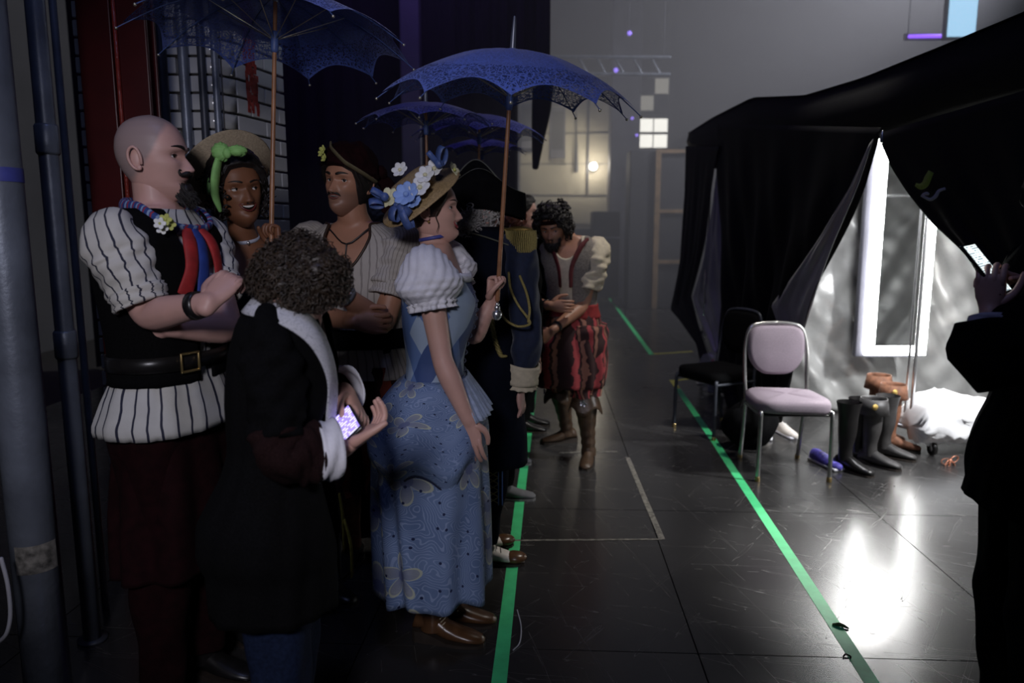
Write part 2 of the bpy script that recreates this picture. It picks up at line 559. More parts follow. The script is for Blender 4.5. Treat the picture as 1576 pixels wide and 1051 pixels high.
class Person:
    def __init__(s, label, base, H, hip_yaw, chest_yaw, head_yaw, head_pitch=0, head_roll=0, fem=0.0, bulk=1.0, lean=(0, 0), head_pos=None, group=None, name='person', hs=None, neck_bend=1.5):
        s.base = np.array([base[0], base[1], 0.0])
        s.H, s.k = H, H / 1.75
        s.fem, s.bulk = fem, bulk
        s.hy, s.cy = R(hip_yaw), R(chest_yaw)
        s.lean = np.array([lean[0], lean[1], 0.0])
        s.nb = neck_bend
        s.tab = {k_: TM[k_] * (1 - fem) + TF[k_] * fem for k_ in TM}
        s.root = empty(name, s.base, label, 'person', group)
        y, p, r = R(head_yaw), R(head_pitch), R(head_roll)
        F = np.array([math.cos(y) * math.cos(p), math.sin(y) * math.cos(p), math.sin(p)])
        Rt = np.array([math.sin(y), -math.cos(y), 0])
        U = np.cross(Rt, F)
        Rt, U = Rt * math.cos(r) + U * math.sin(r), U * math.cos(r) - Rt * math.sin(r)
        s.HM = np.stack([Rt, F, U], 1)
        s.hs = hs or (1.0 - 0.05 * fem) * (0.4 + 0.6 * s.k)
        if head_pos is None:
            c = s.center(1.5)
            head_pos = c + F * [1, 1, 0] * .025 + np.array([0, 0, (1.75 - .118 * s.hs / s.k) * s.k - c[2]])
        s.hp = np.array(head_pos, float)
        s.parts = MB()       # remeshed to one skin
        s.extra = MB()       # head and fingers, joined to it
        s.arms, s.legs = {}, {}
        s.npar = dict(nose=1.0, chin=0.0, brow=0.0)

    # --- torso
    def center(s, z):
        t = np.clip((np.asarray(z, float) - .92) / .58, 0, 1.3) ** s.nb
        return s.base + s.lean * t[..., None] + np.stack([0 * t, 0 * t, np.asarray(z, float) * s.k], -1)

    def axes(s, z):
        t = np.clip((np.asarray(z, float) - .95) / .35, 0, 1)
        t = t * t * (3 - 2 * t)
        y = s.hy * (1 - t) + s.cy * t
        F = np.stack([np.cos(y), np.sin(y), 0 * y], -1)
        Rv = np.stack([np.sin(y), -np.cos(y), 0 * y], -1)
        return F, Rv

    def T(s, z, a, off=0.0):
        """torso surface: z nominal height, a angle (0 front, 90 deg right)"""
        z, a = np.broadcast_arrays(np.asarray(z, float), np.asarray(a, float))
        off = np.broadcast_to(np.asarray(off, float), z.shape)
        kk = s.k * s.bulk
        rx = np.interp(z, TZ, s.tab['rx']) * kk + off
        rf = np.interp(z, TZ, s.tab['rf']) * kk + off
        rb = np.interp(z, TZ, s.tab['rb']) * kk + off
        S, C = np.sin(a), np.cos(a)
        n = 2 / 2.4
        x = np.sign(S) * np.abs(S) ** n * rx
        y = np.where(C > 0, rf, rb) * np.sign(C) * np.abs(C) ** n
        F, Rv = s.axes(z)
        return s.center(z) + x[..., None] * Rv + y[..., None] * F

    def shoulder(s, side):
        sg = 1 if side == 'R' else -1
        F, Rv = s.axes(1.42)
        hw = (.178 - .028 * s.fem) * s.k * s.bulk
        return s.center(1.418) + sg * hw * Rv

    # --- limbs
    def arm(s, side, elbow, wrist, hdir=None, palm=(0, 0, -1), curl=(25, 30, 20), thumb=0.3, spread=1.0, hand=True, size=1.0):
        S0 = s.shoulder(side)
        elbow, wrist = np.array(elbow, float), np.array(wrist, float)
        F, Rv = s.axes(1.42)
        sg = 1 if side == 'R' else -1
        k_ = s.k * (1 - .13 * s.fem) * (.5 + .5 * s.bulk)
        inn = s.center(1.385) + sg * Rv * .09 * s.k
        u, f = elbow - S0, wrist - elbow
        pts = np.array([inn, S0, S0 + u * .3, S0 + u * .65, elbow - u * .08, elbow + f * .08, elbow + f * .3, elbow + f * .65, wrist])
        rad = np.array([.048, .056, .054, .047, .042, .043, .044, .036, .0275]) * k_
        s.parts.tube(pts, rad, 14, res=3)
        s.arms[side] = (pts, rad, S0, elbow, wrist)
        if hand:
            s.hand(side, wrist, unit(hdir if hdir is not None else f), palm, curl, thumb, spread, size)
        return s

    def hand(s, side, wr, d, palm, curl, thumb, spread, size):
        k_ = (.92 if s.fem else 1.0) * size
        d = unit(d)
        n = np.asarray(palm, float)
        n = unit(n - d * np.dot(n, d))
        t = np.cross(d, n) if side == 'R' else -np.cross(d, n)
        g = []
        for y, hw, hh in ((-.02, .026, .022), (.01, .030, .021), (.035, .038, .019), (.065, .042, .016), (.090, .040, .0125), (.098, .036, .008)):
            g.append(wr + d * y * k_ + [0, 0, 0] + n * .002 * k_)
        pr = np.array([(.027, .022), (.030, .020), (.038, .018), (.042, .015), (.041, .012), (.036, .008)]) * k_
        s.parts.grid(tube_grid(np.array(g), pr, 14, 2, t, True), True, (True, True))
        L = [(.028, .070, .0082), (.0095, .079, .0086), (-.009, .073, .0082), (-.0265, .057, .0072)]
        for i, (o, ln, r) in enumerate(L):
            c = curl if not isinstance(curl[0], (list, tuple)) else curl[i]
            dd = unit(d + t * (o * 3.2 * spread - .0))
            p = wr + d * .082 * k_ + t * o * k_
            pts = [p - dd * .012 * k_, p + dd * .010 * k_]
            ang = 0
            q = pts[-1]
            for ph, fr in enumerate((.44, .31, .25)):
                ang += R(c[ph])
                v = dd * math.cos(ang) + n * math.sin(ang)
                q = q + v * ln * fr * k_
                pts.append(q)
            rr = np.array([1.12, 1.12, 1.0, .93, .78]) * r * k_
            s.extra.tube(pts, rr, 10, 0, 3)
            if s.nails:
                s.extra.ell(pts[-1] - n * r * .55 * k_, np.array([.0055, .0075, .0018]) * k_, np.stack([t, v, np.cross(t, v)], 1), 4, 8, 4)
        b = wr + d * .022 * k_ + t * .026 * k_ + n * .006 * k_
        v1 = unit(d * .62 + t * (.78 - .5 * thumb) + n * (.15 + .5 * thumb))
        v2 = unit(d * .85 + t * (.45 - .8 * thumb) + n * (.1 + .55 * thumb))
        v3 = unit(d * .9 + t * (.25 - 1.0 * thumb) + n * (.1 + .5 * thumb))
        pts = [b, b + v1 * .036 * k_, b + v1 * .036 * k_ + v2 * .032 * k_, b + v1 * .036 * k_ + v2 * .032 * k_ + v3 * .026 * k_]
        s.extra.tube(pts, np.array([.016, .0115, .0098, .0078]) * k_, 10, 0, 3)
    nails = False

    def leg(s, side, foot=None, yaw=None, knee_fwd=.02, foot_z=0.0):
        sg = 1 if side == 'R' else -1
        F, Rv = s.axes(.9)
        hip = s.center(.90) + sg * Rv * .085 * s.k
        if foot is None:
            foot = s.base[:2] + sg * Rv[:2] * .10
        yaw = s.hy if yaw is None else R(yaw)
        ff = np.array([math.cos(yaw), math.sin(yaw), 0])
        ank = np.array([foot[0], foot[1], .085 * s.k + foot_z]) - ff * .02
        knee = (hip + ank) / 2 + np.array([0, 0, .03]) + ff * knee_fwd
        k_ = s.k * (.6 + .4 * s.bulk)
        u, f = knee - hip, ank - knee
        pts = np.array([hip + [0, 0, .05], hip, hip + u * .4, knee, knee + f * .3, knee + f * .7, ank])
        rad = np.array([.08, .088, .074, .056, .058, .042, .037]) * k_
        s.parts.tube(pts, rad, 14, res=3)
        s.legs[side] = (pts, rad, ank, ff)
        return s

    # --- head
    def hl(s, P_):
        return s.hp + (np.asarray(P_, float) * s.hs) @ s.HM.T

    def fdisp(s, x, z):
        x = np.abs(x)
        n = s.npar['nose']
        t = np.clip((.004 - z) / .042, 0, 1)
        nose = n * (.003 + .023 * t ** 1.15) * gs(x, .0065 + .0075 * t) * (1 / (1 + np.exp(-(z + .048) / .0024))) * (1 / (1 + np.exp((z - .012) / .004)))
        nose += n * .007 * gs(x - .0125, .007) * gs(z + .040, .008)
        eye = -.011 * gs(x - .032, .017) * gs(z - .001, .0125)
        brow = (.004 + s.npar['brow']) * gs(x - .028, .022) * gs(z - .020, .008)
        chk = .005 * gs(x - .048, .018) * gs(z + .024, .02)
        lip = s.npar.get('lip', 1.0) * .0055 * gs(x, .021) * (gs(z + .0525, .0042) + 1.1 * gs(z + .064, .005)) - s.npar.get('lip', 1.0) * .003 * gs(x, .02) * gs(z + .058, .003) - .003 * gs(x, .02) * gs(z + .0745, .006)
        chin = (.005 + s.npar['chin']) * gs(x, .018) * gs(z + .092, .015)
        return nose + eye + brow + chk + lip + chin

    def fy(s, x, z):
        f, w_ = np.interp(z, HZ, HF), np.interp(z, HZ, HW)
        q = np.clip(np.abs(x) / w_, 0, .999)
        return f * (1 - q ** 2.3) ** (1 / 2.3) + s.fdisp(x, z)

    def hsurf(s, z, a, off=0.0):
        z, a = np.broadcast_arrays(np.asarray(z, float), np.asarray(a, float))
        f, b, w_ = np.interp(z, HZ, HF), np.interp(z, HZ, HB), np.interp(z, HZ, HW)
        S, C = np.sin(a), np.cos(a)
        n = 2 / 2.3
        x = (w_ + off) * np.sign(S) * np.abs(S) ** n
        y = np.where(C > 0, f + off, b + off) * np.sign(C) * np.abs(C) ** n
        wgt = np.clip(C * 3, 0, 1)
        y = y + s.fdisp(x, z) * wgt * (C > 0)
        return np.stack([x, y, z + np.asarray(off) * np.clip((z - .06) / .05, 0, 1)], -1)

    def head(s, smile=0.0, gape=0.0, gaze=(0, 0), brow_w=1.0, scalp=None, lipstick=0.6, ears=True, stubble=0.0):
        if gape:
            s.npar['lip'] = .15
        zr = np.concatenate([np.linspace(-.128, -.10, 8), np.linspace(-.097, .03, 52), np.linspace(.036, .10, 16), [.104, .108, .111, .1135, .1155, .117, .118]])
        aa = np.linspace(-1, 1, 97)[:-1]
        a = np.sign(aa) * (np.abs(aa) ** 1.45) * PI
        G = s.hsurf(zr[:, None], a[None, :])
        Gs = G.copy()
        for _ in range(1):
            Gs[1:-1] = (G[:-2] + 2 * G[1:-1] + G[2:]) / 4
            G = Gs.copy()
        i0 = len(s.extra.v)
        s.extra.grid(s.hl(G), True, (True, True), 0, flip=True)
        tint = np.zeros((s.extra.v[i0].shape[0], 4))
        x, y, z = [G[..., i].reshape(-1) for i in range(3)]
        if scalp is not None:
            hl = np.interp(np.abs(np.arctan2(x, y)), [0, .5, .9, 1.25, 1.6, 2.2, PI], [.085, .08, .05, .0, -.035, -.07, -.075])
            tint[:len(x), 0] = np.clip((z - hl) / .02, 0, 1) * scalp
        if stubble:
            st = np.clip((-.03 - z) / .02, 0, 1) * (y > -.02) * np.clip(1.2 - gs(x, .02) * gs(z + .058, .008), 0, 1)
            tint[:len(x), 0] = np.maximum(tint[:len(x), 0], st * stubble)
        tint[:len(x), 1] = lipstick * .5 * (y > 0) * gs(x, .02) * (gs(z + .0525, .0045) + gs(z + .064, .0045))
        s.extra.tint[i0] = tint
        e = s.extra
        # eyes
        for sg in (-1, 1):
            c = np.array([sg * .032, float(s.fy(.032, .001)) - .0065, .001])
            e.ell(s.hl(c), np.full(3, .0122) * s.hs, s.HM, 1, 14, 10)
            g = unit([gaze[0], 1, gaze[1]])
            e.ell(s.hl(c + g * .0088), np.array([.0066, .0046, .0066]) * s.hs, s.HM, 2, 12, 8)
            e.ell(s.hl(c + [0, -.0008, .0062]), np.array([.0150, .0128, .0078]) * s.hs, s.HM, 0, 14, 8)
            e.ell(s.hl(c + [0, -.0016, -.0078]), np.array([.0140, .0125, .0060]) * s.hs, s.HM, 0, 14, 8)
            xs = np.linspace(-.0145, .0145, 7)
            lash = [c + [x_, math.sqrt(max(.0137 ** 2 - x_ ** 2 * .82, 0)) * .98, .0016 - 12 * x_ ** 2 + .001] for x_ in xs]
            e.tube(s.hl(np.array(lash)), np.array([.0006, .0011, .0014, .0015, .0014, .0011, .0006]) * s.hs, 6, 3, 2)
            # brow
            xs = np.linspace(.013, .052, 6)
            zb = .0205 + .0055 * np.sin((xs - .013) / .039 * PI * .75)
            pts = np.stack([sg * xs, s.fy(xs, zb) + .0005, zb], -1)
            e.tube(s.hl(pts), np.array([[.0018, .0035], [.0022, .0042], [.002, .0038], [.0018, .0030], [.0014, .0022], [.0006, .001]]) [:, ::-1] * s.hs * brow_w, 8, 3, 2, up=s.HM[:, 2])
        for sg in (-1, 1):
            e.ell(s.hl([sg * .0078, float(s.fy(0.0, -.038)) - .0085, -.0462]), np.array([.0036, .0042, .0022]) * s.hs, s.HM, 2, 8, 6)  # nostril shade, put in as small dark ellipsoids
        # lips
        zm, hw = -.058, .0225 + .0085 * smile
        xs = np.linspace(-hw, hw, 11)
        sm = smile * .010 * (np.abs(xs) / hw) ** 2
        q = 1 - (xs / hw) ** 2
        zu = zm + sm + gape * .35 * q + .0028 * q
        zl = zm + sm - gape * .65 * q - .0034 * q
        for zz, rz, ry in ((zu, .0030, .0032), (zl, .0037, .0038)):
            y = s.fy(xs * .98, np.full(11, zm)) + .0005 + .0022 * q
            pts = np.stack([xs, y, zz], -1)
            e.tube(s.hl(pts), np.stack([rz * np.sqrt(np.maximum(q, .06)), ry * np.sqrt(np.maximum(q, .06))], 1) * s.hs, 8, 5, 2, up=s.HM[:, 2])
        if gape:
            ys = s.fy(xs * .98, np.full(11, zm)) - .0005
            ztop, zbot = zu, zu - gape * .72 * q - .0005
            g = np.stack([np.stack([xs * .93, ys + .0018, zbot], -1), np.stack([xs * .93, ys + .0026, (zbot + ztop) / 2], -1), np.stack([xs * .93, ys + .0022, ztop], -1)])
            e.grid(s.hl(g), False, mi=6)
            g = np.stack([np.stack([xs, ys + .0010, zl], -1), np.stack([xs, ys + .0010, zu], -1)])
            e.grid(s.hl(g), False, mi=2)  # dark sheet for the shade inside the open mouth
        if ears:
            for sg in (-1, 1):
                c = np.array([sg * .0745, -.012, -.008])
                an = np.linspace(-.55 * PI, 1.15 * PI, 12)
                rim = np.stack([c[0] + sg * (.006 + .007 * np.sin((an + 1.7) / 5.4 * PI)), c[1] - .006 - .0165 * np.cos(an - .2) * 1.0, c[2] + .030 * np.sin(an) * (1 - .12 * np.cos(an))], -1)
                e.tube(s.hl(rim), np.array([.0035] + [.0042] * 10 + [.003]) * s.hs, 8, 0, 2)
                e.ell(s.hl(c + [sg * .004, -.006, -.002]), np.array([.006, .0150, .027]) * s.hs, s.HM, 0, 12, 8)
                e.ell(s.hl(c + [sg * .006, .002, -.026]), np.array([.005, .008, .008]) * s.hs, s.HM, 0, 10, 6)
        return s

    def finish(s, skin, voxel=.007, hair=None, eye_white=None, lips=None):
        zz = np.concatenate([[.80], TZ[1:-1]])
        a = np.linspace(0, 2 * PI, 28, endpoint=False)
        zf = np.linspace(.80, 1.50, 30)
        s.parts.grid(s.T(zf[:, None], a[None, :]), True, (True, True), 0, flip=True)
        nt = s.hl([0, -.012, -.055])
        nb = s.center(1.40)
        k_ = s.k * (1 - .17 * s.fem) * (.5 + .5 * s.bulk)
        mid = nb * .35 + nt * .65
        s.parts.tube([nb, s.center(1.475) * .8 + mid * .2, mid, nt], np.array([.075, .064, .056, .054]) * k_, 18)
        V, Q, T_ = remesh(s.parts, voxel)
        b = MB()
        b.raw(V, Q, T_)
        off = len(b.v)
        e = s.extra
        if e.n:
            for i, v in enumerate(e.v):
                b.v.append(v)
                if i in e.tint:
                    b.tint[len(b.v) - 1] = e.tint[i]
            b.q += [q + b.n for q in e.q]
            b.t += [t + b.n for t in e.t]
            b.qm += e.qm
            b.tm += e.tm
            b.quv += e.quv
            b.tuv += e.tuv
            b.n += e.n
        tint = np.concatenate([b.tint.get(i, np.zeros((len(v), 4))) for i, v in enumerate(b.v)])
        mats = [skin, eye_white or M['eye_white'], M['iris_and_hollow_shade'], hair or M['hair_dark'], M['nail'], lips or skin, M['teeth']]
        o = b.build('body', mats, s.root)
        at_ = o.data.attributes.new('tint', 'FLOAT_COLOR', 'POINT')
        if len(tint) == len(o.data.vertices):
            at_.data.foreach_set('color', tint.astype(np.float32).reshape(-1))
        s.body = o
        return o

    # --- clothing
    def garment(s, name, z0, z1, off, m, a0=-PI, a1=PI, rows=26, cols=72, fold=.006, ffreq=(9, 6), seed=0.0, solid=.004, parent=None, flare=0.0, bottom_wave=0.0):
        a = np.linspace(a0, a1, cols, endpoint=(a1 - a0 < 2 * PI - 1e-6))
        closed = a1 - a0 > 2 * PI - 1e-6
        f = lambda q: np.array([q(x) for x in a]) if callable(q) else np.full(len(a), float(q))
        Z0, Z1 = f(z0), f(z1)
        t = np.linspace(0, 1, rows)[:, None]
        Z = Z0 * (1 - t) + Z1 * t
        A = np.broadcast_to(a, Z.shape)
        o = off(A, Z, t) if callable(off) else np.full(Z.shape, float(off))
        o = o + flare * (1 - t) ** 1.5
        fo = fold * (np.sin(A * ffreq[0] + 2.0 * np.sin(Z * ffreq[1] + seed) + seed) * .6 + .5 * np.sin(A * ffreq[0] * 2.3 + Z * 13 + seed * 2))
        o = o + fo * np.clip(1.15 - t, .3, 1) * (1 if not bottom_wave else 1)
        zz = np.maximum(Z, .78)
        G = s.T(zz, A, o)
        G[..., 2] += (Z - zz) * s.k
        b = MB()
        b.grid(G, closed, flip=True)
        return b.build(name, m, parent or s.root, solid=solid)

    def arm_path(s, side, t0, t1, n=14):
        pts, rad = s.arms[side][0], s.arms[side][1]
        P_ = catmull(np.hstack([pts, rad[:, None]]), 6)
        d = np.concatenate([[0], np.cumsum(np.linalg.norm(np.diff(P_[:, :3], axis=0), axis=1))])
        d /= d[-1]
        tt = np.linspace(t0, t1, n)
        return np.stack([np.interp(tt, d, P_[:, i]) for i in range(4)], 1)

    def sleeve(s, side, t0, t1, off, m, name='sleeve', fold=.006, seed=0.0, n=22, seg=36, solid=.004, parent=None, ripple=0, ff=5):
        P_ = s.arm_path(side, t0, t1, n)
        t = np.linspace(0, 1, n)
        o = np.array([off(x) for x in t]) if callable(off) else np.full(n, float(off))
        G = tube_grid(P_[:, :3], P_[:, 3] + o, seg, 1, None, False)
        c = P_[:, None, :3]
        d = G - c
        ln = np.linalg.norm(d, axis=2, keepdims=True)
        a = np.linspace(0, 2 * PI, seg, endpoint=False)[None, :]
        f = fold * (np.sin(a * 3 + t[:, None] * 9 + seed) + .7 * np.sin(a * ff - t[:, None] * 21 + seed * 2) + .4 * np.sin(t[:, None] * 40 + 2 * np.sin(a + seed)))
        if ripple:
            f = f + ripple * np.sin(a * 14) * (t[:, None] > .86) * (t[:, None] - .8) * 5
        G = c + d / ln * (ln + f[..., None])
        b = MB()
        b.grid(G, True)
        return b.build(name, m, parent or s.root, solid=solid)

    def trousers(s, m, z_bot=.10, off=.02, fold=.006, name='trousers', belly=True, seed=1.0, puff=None):
        b = MB()
        for side in s.legs:
            pts, rad, ank, ff = s.legs[side]
            P_ = catmull(np.hstack([pts, rad[:, None]]), 6)
            keep = P_[:, 2] > z_bot
            P_ = P_[keep]
            n = len(P_)
            t = np.linspace(0, 1, n)
            o = np.array([puff(x) for x in t]) if puff else off
            G = tube_grid(P_[:, :3], P_[:, 3] + o, 30, 1, None, False)
            c = P_[:, None, :3]
            d = G - c
            ln = np.linalg.norm(d, axis=2, keepdims=True)
            a = np.linspace(0, 2 * PI, 30, endpoint=False)[None, :]
            f = fold * (np.sin(a * 4 + t[:, None] * 6 + seed) + .6 * np.sin(a * 3 - t[:, None] * 25 + seed))
            b.grid(c + d / ln * (ln + f[..., None]), True)
        if belly:
            a = np.linspace(0, 2 * PI, 40, endpoint=False)
            z = np.linspace(.80, 1.00, 8)
            b.grid(s.T(z[:, None], a[None, :], .006), True, flip=True)
        return b.build(name, m, s.root)

    def skirt(s, name, z_top, z_bot, prof, m, pleats=12, depth=.02, seed=0.0, rows=40, cols=120, shift=None, hem=0.0, solid=.003, asym=None, parent=None):
        """prof(t)-> extra radius from waist (t=0) to hem (t=1)"""
        a = np.linspace(-PI, PI, cols, endpoint=False)[None, :]
        t = np.linspace(1, 0, rows)[:, None]
        Z = z_top + (z_bot - z_top) * t + hem * t * np.sin(a * 7 + seed)
        A = np.broadcast_to(a, Z.shape)
        o = np.array([prof(x) for x in t[:, 0]])[:, None] + (asym(A, t) if asym else 0)
        o = o + depth * np.minimum(t * 1.6, 1) * (np.sin(A * pleats + seed + 1.5 * np.sin(A * 2 + t * 2)) + .5 * np.sin(A * pleats * .53 + seed * 3 + t * 3))
        zz = np.clip(Z, 1.00, 2)
        G = s.T(zz, A, o)
        G[..., 2] = Z * s.k
        if shift is not None:
            G = G + np.array(shift) * (t ** 1.2)[..., None]
        b = MB()
        b.grid(G, True, flip=True)
        s.skirt_grid = G
        return b.build(name, m, parent or s.root, solid=solid)

    def shoe(s, side, m, sole, name='shoe', shaft=0.0, flare=.012, heel=.02, L=1.0, m2=None, wrinkle=.0):
        pts, rad, ank, ff = s.legs[side]
        rt = np.array([ff[1], -ff[0], 0])
        g0 = ank * [1, 1, 0]
        b = MB()
        sect = [(-.075, .022, .018, .030), (-.062, .034, .036, .058), (-.03, .037, .045, .075), (.02, .038, .046, .078), (.06, .041, .036, .060), (.10, .044, .028, .046), (.145, .042, .021, .036), (.180, .032, .016, .028), (.196, .015, .010, .020)]
        rows = []
        aa = np.linspace(0, 2 * PI, 20, endpoint=False)
        for y, w_, hh, zc in sect:
            z = zc * .62 + heel * np.clip((.06 - y) / .1, 0, 1) * .6 + .004
            rows.append(g0 + ff * y * L + rt * np.cos(aa)[:, None] * w_ + np.array([0, 0, 1]) * (z + np.where(np.sin(aa) < 0, np.sin(aa) * (z - .010 - heel * np.clip((.04 - y) / .06, 0, 1) * .8), np.sin(aa) * hh))[:, None])
        b.grid(np.array(rows), True, (True, True))
        if shaft:
            P_ = catmull(np.hstack([pts, rad[:, None]]), 8)[::-1]
            P_ = P_[P_[:, 2] < shaft]
            P_ = np.vstack([[*(ank + [0, 0, -.035]), .040], P_])
            n = len(P_)
            t = np.linspace(0, 1, n)
            G = tube_grid(P_[:, :3], P_[:, 3] + .008 + flare * t ** 3 + wrinkle * np.sin(t * 38) * (1 - t), 24, 1, None, False)
            b.grid(G, True)
        e = b.build(name, m, s.root)
        b = MB()
        rows = []
        for y, w_, hh, zc in sect:
            rows.append(np.array([g0 + ff * y * L + rt * sx_ * (w_ + .003) + np.array([0, 0, zz]) for sx_, zz in ((-1, .0), (1, .0), (1, .012 + heel * np.clip((.05 - y) / .06, 0, 1) * .7), (-1, .012 + heel * np.clip((.05 - y) / .06, 0, 1) * .7))]))
        b.grid(np.array(rows), True, (True, True))
        b.build('sole', sole, e, smooth=False)
        return e

    # --- hair on the head surface
    def hair(s, hairline, m, thick=.012, lump=.006, fs=1.0, name='hair', rows=26, cols=80, zmin=None, parent=None, solid=0.0):
        a = np.linspace(-PI, PI, cols, endpoint=False)
        zl = np.array([hairline(abs(x)) if hairline.__code__.co_argcount == 1 else hairline(x, 0) for x in a])
        t = np.linspace(0, 1, rows)[:, None]
        Z = zl * (1 - t) + .1179 * t
        tt = 1 - (1 - t) ** 1
        A = np.broadcast_to(a, Z.shape)
        th = thick * np.clip(t * 6, .15, 1)
        G = s.hsurf(Z, A, th)
        nrm = G - np.array([0, -.01, 0.0])
        nrm /= np.linalg.norm(nrm, axis=2, keepdims=True)
        G = G + nrm * (lump * (wob(G * 70 * fs) + .6 * wob(G * 190 * fs)) * np.clip(t * 6, .2, 1))[..., None]
        b = MB()
        b.grid(s.hl(G), True, (False, True), flip=True)
        return b.build(name, m, parent or s.root, solid=solid)

    def curls(s, n, m, region, thick=.03, size=.012, length=3, name='curls', rad=.0032, down=0.0):
        """many small coiled locks over the head"""
        b = MB()
        k_ = 0
        while k_ < n:
            a = random.uniform(-PI, PI)
            z = random.uniform(-.09, .118)
            if not region(a, z):
                continue
            k_ += 1
            p = s.hsurf(z, a, thick * random.uniform(.2, 1.0))
            d = unit(p - np.array([0, -.01, 0.0]) + rng.normal(0, .25, 3) * .1 + np.array([0, 0, -down * .1]))
            f = frame_from(d, rng.normal(0, 1, 3))
            ph = random.uniform(0, 6)
            pts = []
            for q in range(7):
                an = ph + q * 1.35
                pts.append(p + f[:, 0] * math.cos(an) * size + f[:, 1] * math.sin(an) * size + d * (q / 6 - .4) * size * length * random.uniform(.8, 1.2))
            b.tube(s.hl(np.array(pts)), np.array([.6, 1, 1, 1, 1, .8, .3]) * rad * s.hs, 5, 0, 2)
        return b.build(name, m, s.root)


# ================================================================ materials in use
M = {}
M['eye_white'] = mat('eye_white', (.62, .60, .58), .25, var=.03)
M['iris_and_hollow_shade'] = mat('iris_and_hollow_shade', (.012, .008, .006), .2, var=.05)
M['hair_dark'] = mat('hair_dark', (.010, .007, .006), .55, var=.4, scale=120)
M['nail'] = mat('nail', (.62, .40, .36), .3, var=.05)
M['teeth'] = mat('teeth', (.72, .70, .66), .25, var=.03)
M['skin_pale'] = skin_mat('skin_pale', (.56, .34, .29), (.42, .17, .16), scalp=(.22, .19, .19))
M['skin_fair'] = skin_mat('skin_fair', (.60, .36, .29), (.40, .09, .10))
M['skin_tan'] = skin_mat('skin_tan', (.42, .21, .13), (.30, .10, .08), scalp=(.10, .07, .06))
M['skin_brown'] = skin_mat('skin_brown', (.20, .085, .042), (.16, .03, .025), rough=.5)
M['lips_red'] = mat('lips_red', (.30, .045, .05), .35, var=.1)
M['lips_dark'] = mat('lips_dark', (.13, .022, .02), .3, var=.1)
M['lips_pale'] = mat('lips_pale', (.38, .18, .16), .45, var=.1)
M['hair_brown'] = mat('hair_brown', (.035, .018, .010), .5, var=.5, scale=150)
M['hair_curly'] = mat('hair_curly', (.028, .018, .011), .5, var=.6, scale=40)
M['hair_grey'] = mat('hair_grey', (.42, .40, .38), .6, var=.3, scale=90)
M['hair_red'] = mat('hair_red', (.11, .022, .008), .5, var=.4, scale=120)
M['black_cloth'] = mat('black_cloth', (.004, .004, .0045), .95, var=.3, scale=200, bump=.3, spec=.08)
M['black_velvet'] = mat('black_velvet', (.004, .004, .005), .95, var=.3, spec=.1)
M['tent_black'] = mat('tent_black', (.006, .006, .0065), .62, var=.2, scale=60, bump=.15, bscale=500, spec=.25)
M['tent_silver'] = mat('tent_silver', (.50, .50, .49), .36, metal=.45, var=.12, scale=5, bump=.35, bscale=12)
M['navy'] = mat('navy', (.007, .014, .045), .8, var=.2, scale=60, sheen=.2)
M['navy_dark'] = mat('navy_dark', (.0035, .005, .012), .9, var=.2, spec=.12)
M['gold'] = mat('gold', (.60, .42, .13), .38, metal=.85, var=.25, scale=200, bump=.4, bscale=600)
M['gold_cord'] = mat('gold_cord', (.42, .34, .12), .5, metal=.4, var=.25, scale=200, bump=.5, bscale=400)
M['cream'] = mat('cream', (.62, .54, .40), .8, var=.1, scale=50)
M['white_cloth'] = mat('white_cloth', (.74, .73, .78), .8, var=.06, scale=40, bump=.15, bscale=200)
M['straw'] = mat('straw', (.42, .29, .14), .75, var=.3, scale=160, bump=.5, bscale=320)
M['straw_pale'] = mat('straw_pale', (.40, .32, .22), .8, var=.2, scale=160, bump=.4, bscale=320)
M['blue_ribbon'] = mat('blue_ribbon', (.065, .11, .29), .5, var=.2, scale=60)
M['choker_blue'] = mat('choker_blue', (.06, .07, .30), .5, var=.1)
M['petal_white'] = mat('petal_white', (.80, .80, .78), .7, var=.05)
M['petal_cream'] = mat('petal_cream', (.72, .68, .42), .7, var=.08)
M['petal_blue'] = mat('petal_blue', (.28, .42, .78), .7, var=.1)
M['petal_green'] = mat('petal_green', (.50, .52, .14), .7, var=.2)
M['green_scarf'] = mat('green_scarf', (.27, .56, .17), .7, var=.12, scale=40)
M['maroon'] = mat('maroon', (.012, .0022, .003), .9, var=.3, scale=30, spec=.12)
M['olive'] = mat('olive', (.12, .10, .05), .8, var=.2)
M['brown_leather'] = mat('brown_leather', (.065, .038, .022), .38, var=.35, scale=25, bump=.3, bscale=60)
M['brown_boot'] = mat('brown_boot', (.10, .048, .022), .28, var=.3, scale=25)
M['black_leather'] = mat('black_leather', (.012, .011, .011), .32, var=.3, scale=30)
M['white_leather'] = mat('white_leather', (.72, .66, .60), .5, var=.1)
M['grey_suede'] = mat('grey_suede', (.13, .13, .14), .85, var=.15)
M['sole'] = mat('sole', (.03, .022, .017), .6, var=.2)
M['sole_grey'] = mat('sole_grey', (.17, .17, .17), .7, var=.1)
M['wood_handle'] = mat('wood_handle', (.32, .15, .075), .35, var=.25, scale=20)
M['wire'] = mat('wire', (.62, .58, .45), .3, metal=.9, var=.1)
M['silver'] = mat('silver', (.75, .75, .76), .25, metal=.9, var=.08)
M['steel_dull'] = mat('steel_dull', (.33, .35, .40), .42, metal=.7, var=.25, scale=8)
M['pipe_grey'] = mat('pipe_grey', (.17, .19, .23), .40, metal=.35, var=.3, scale=6, bump=.1, bscale=60)
M['pipe_dark'] = mat('pipe_dark', (.05, .055, .07), .45, metal=.3, var=.3, scale=8)
M['pipe_white'] = mat('pipe_white', (.42, .42, .45), .5, var=.15, scale=10)
M['red_paint'] = mat('red_paint', (.055, .003, .003), .42, var=.25, scale=5)
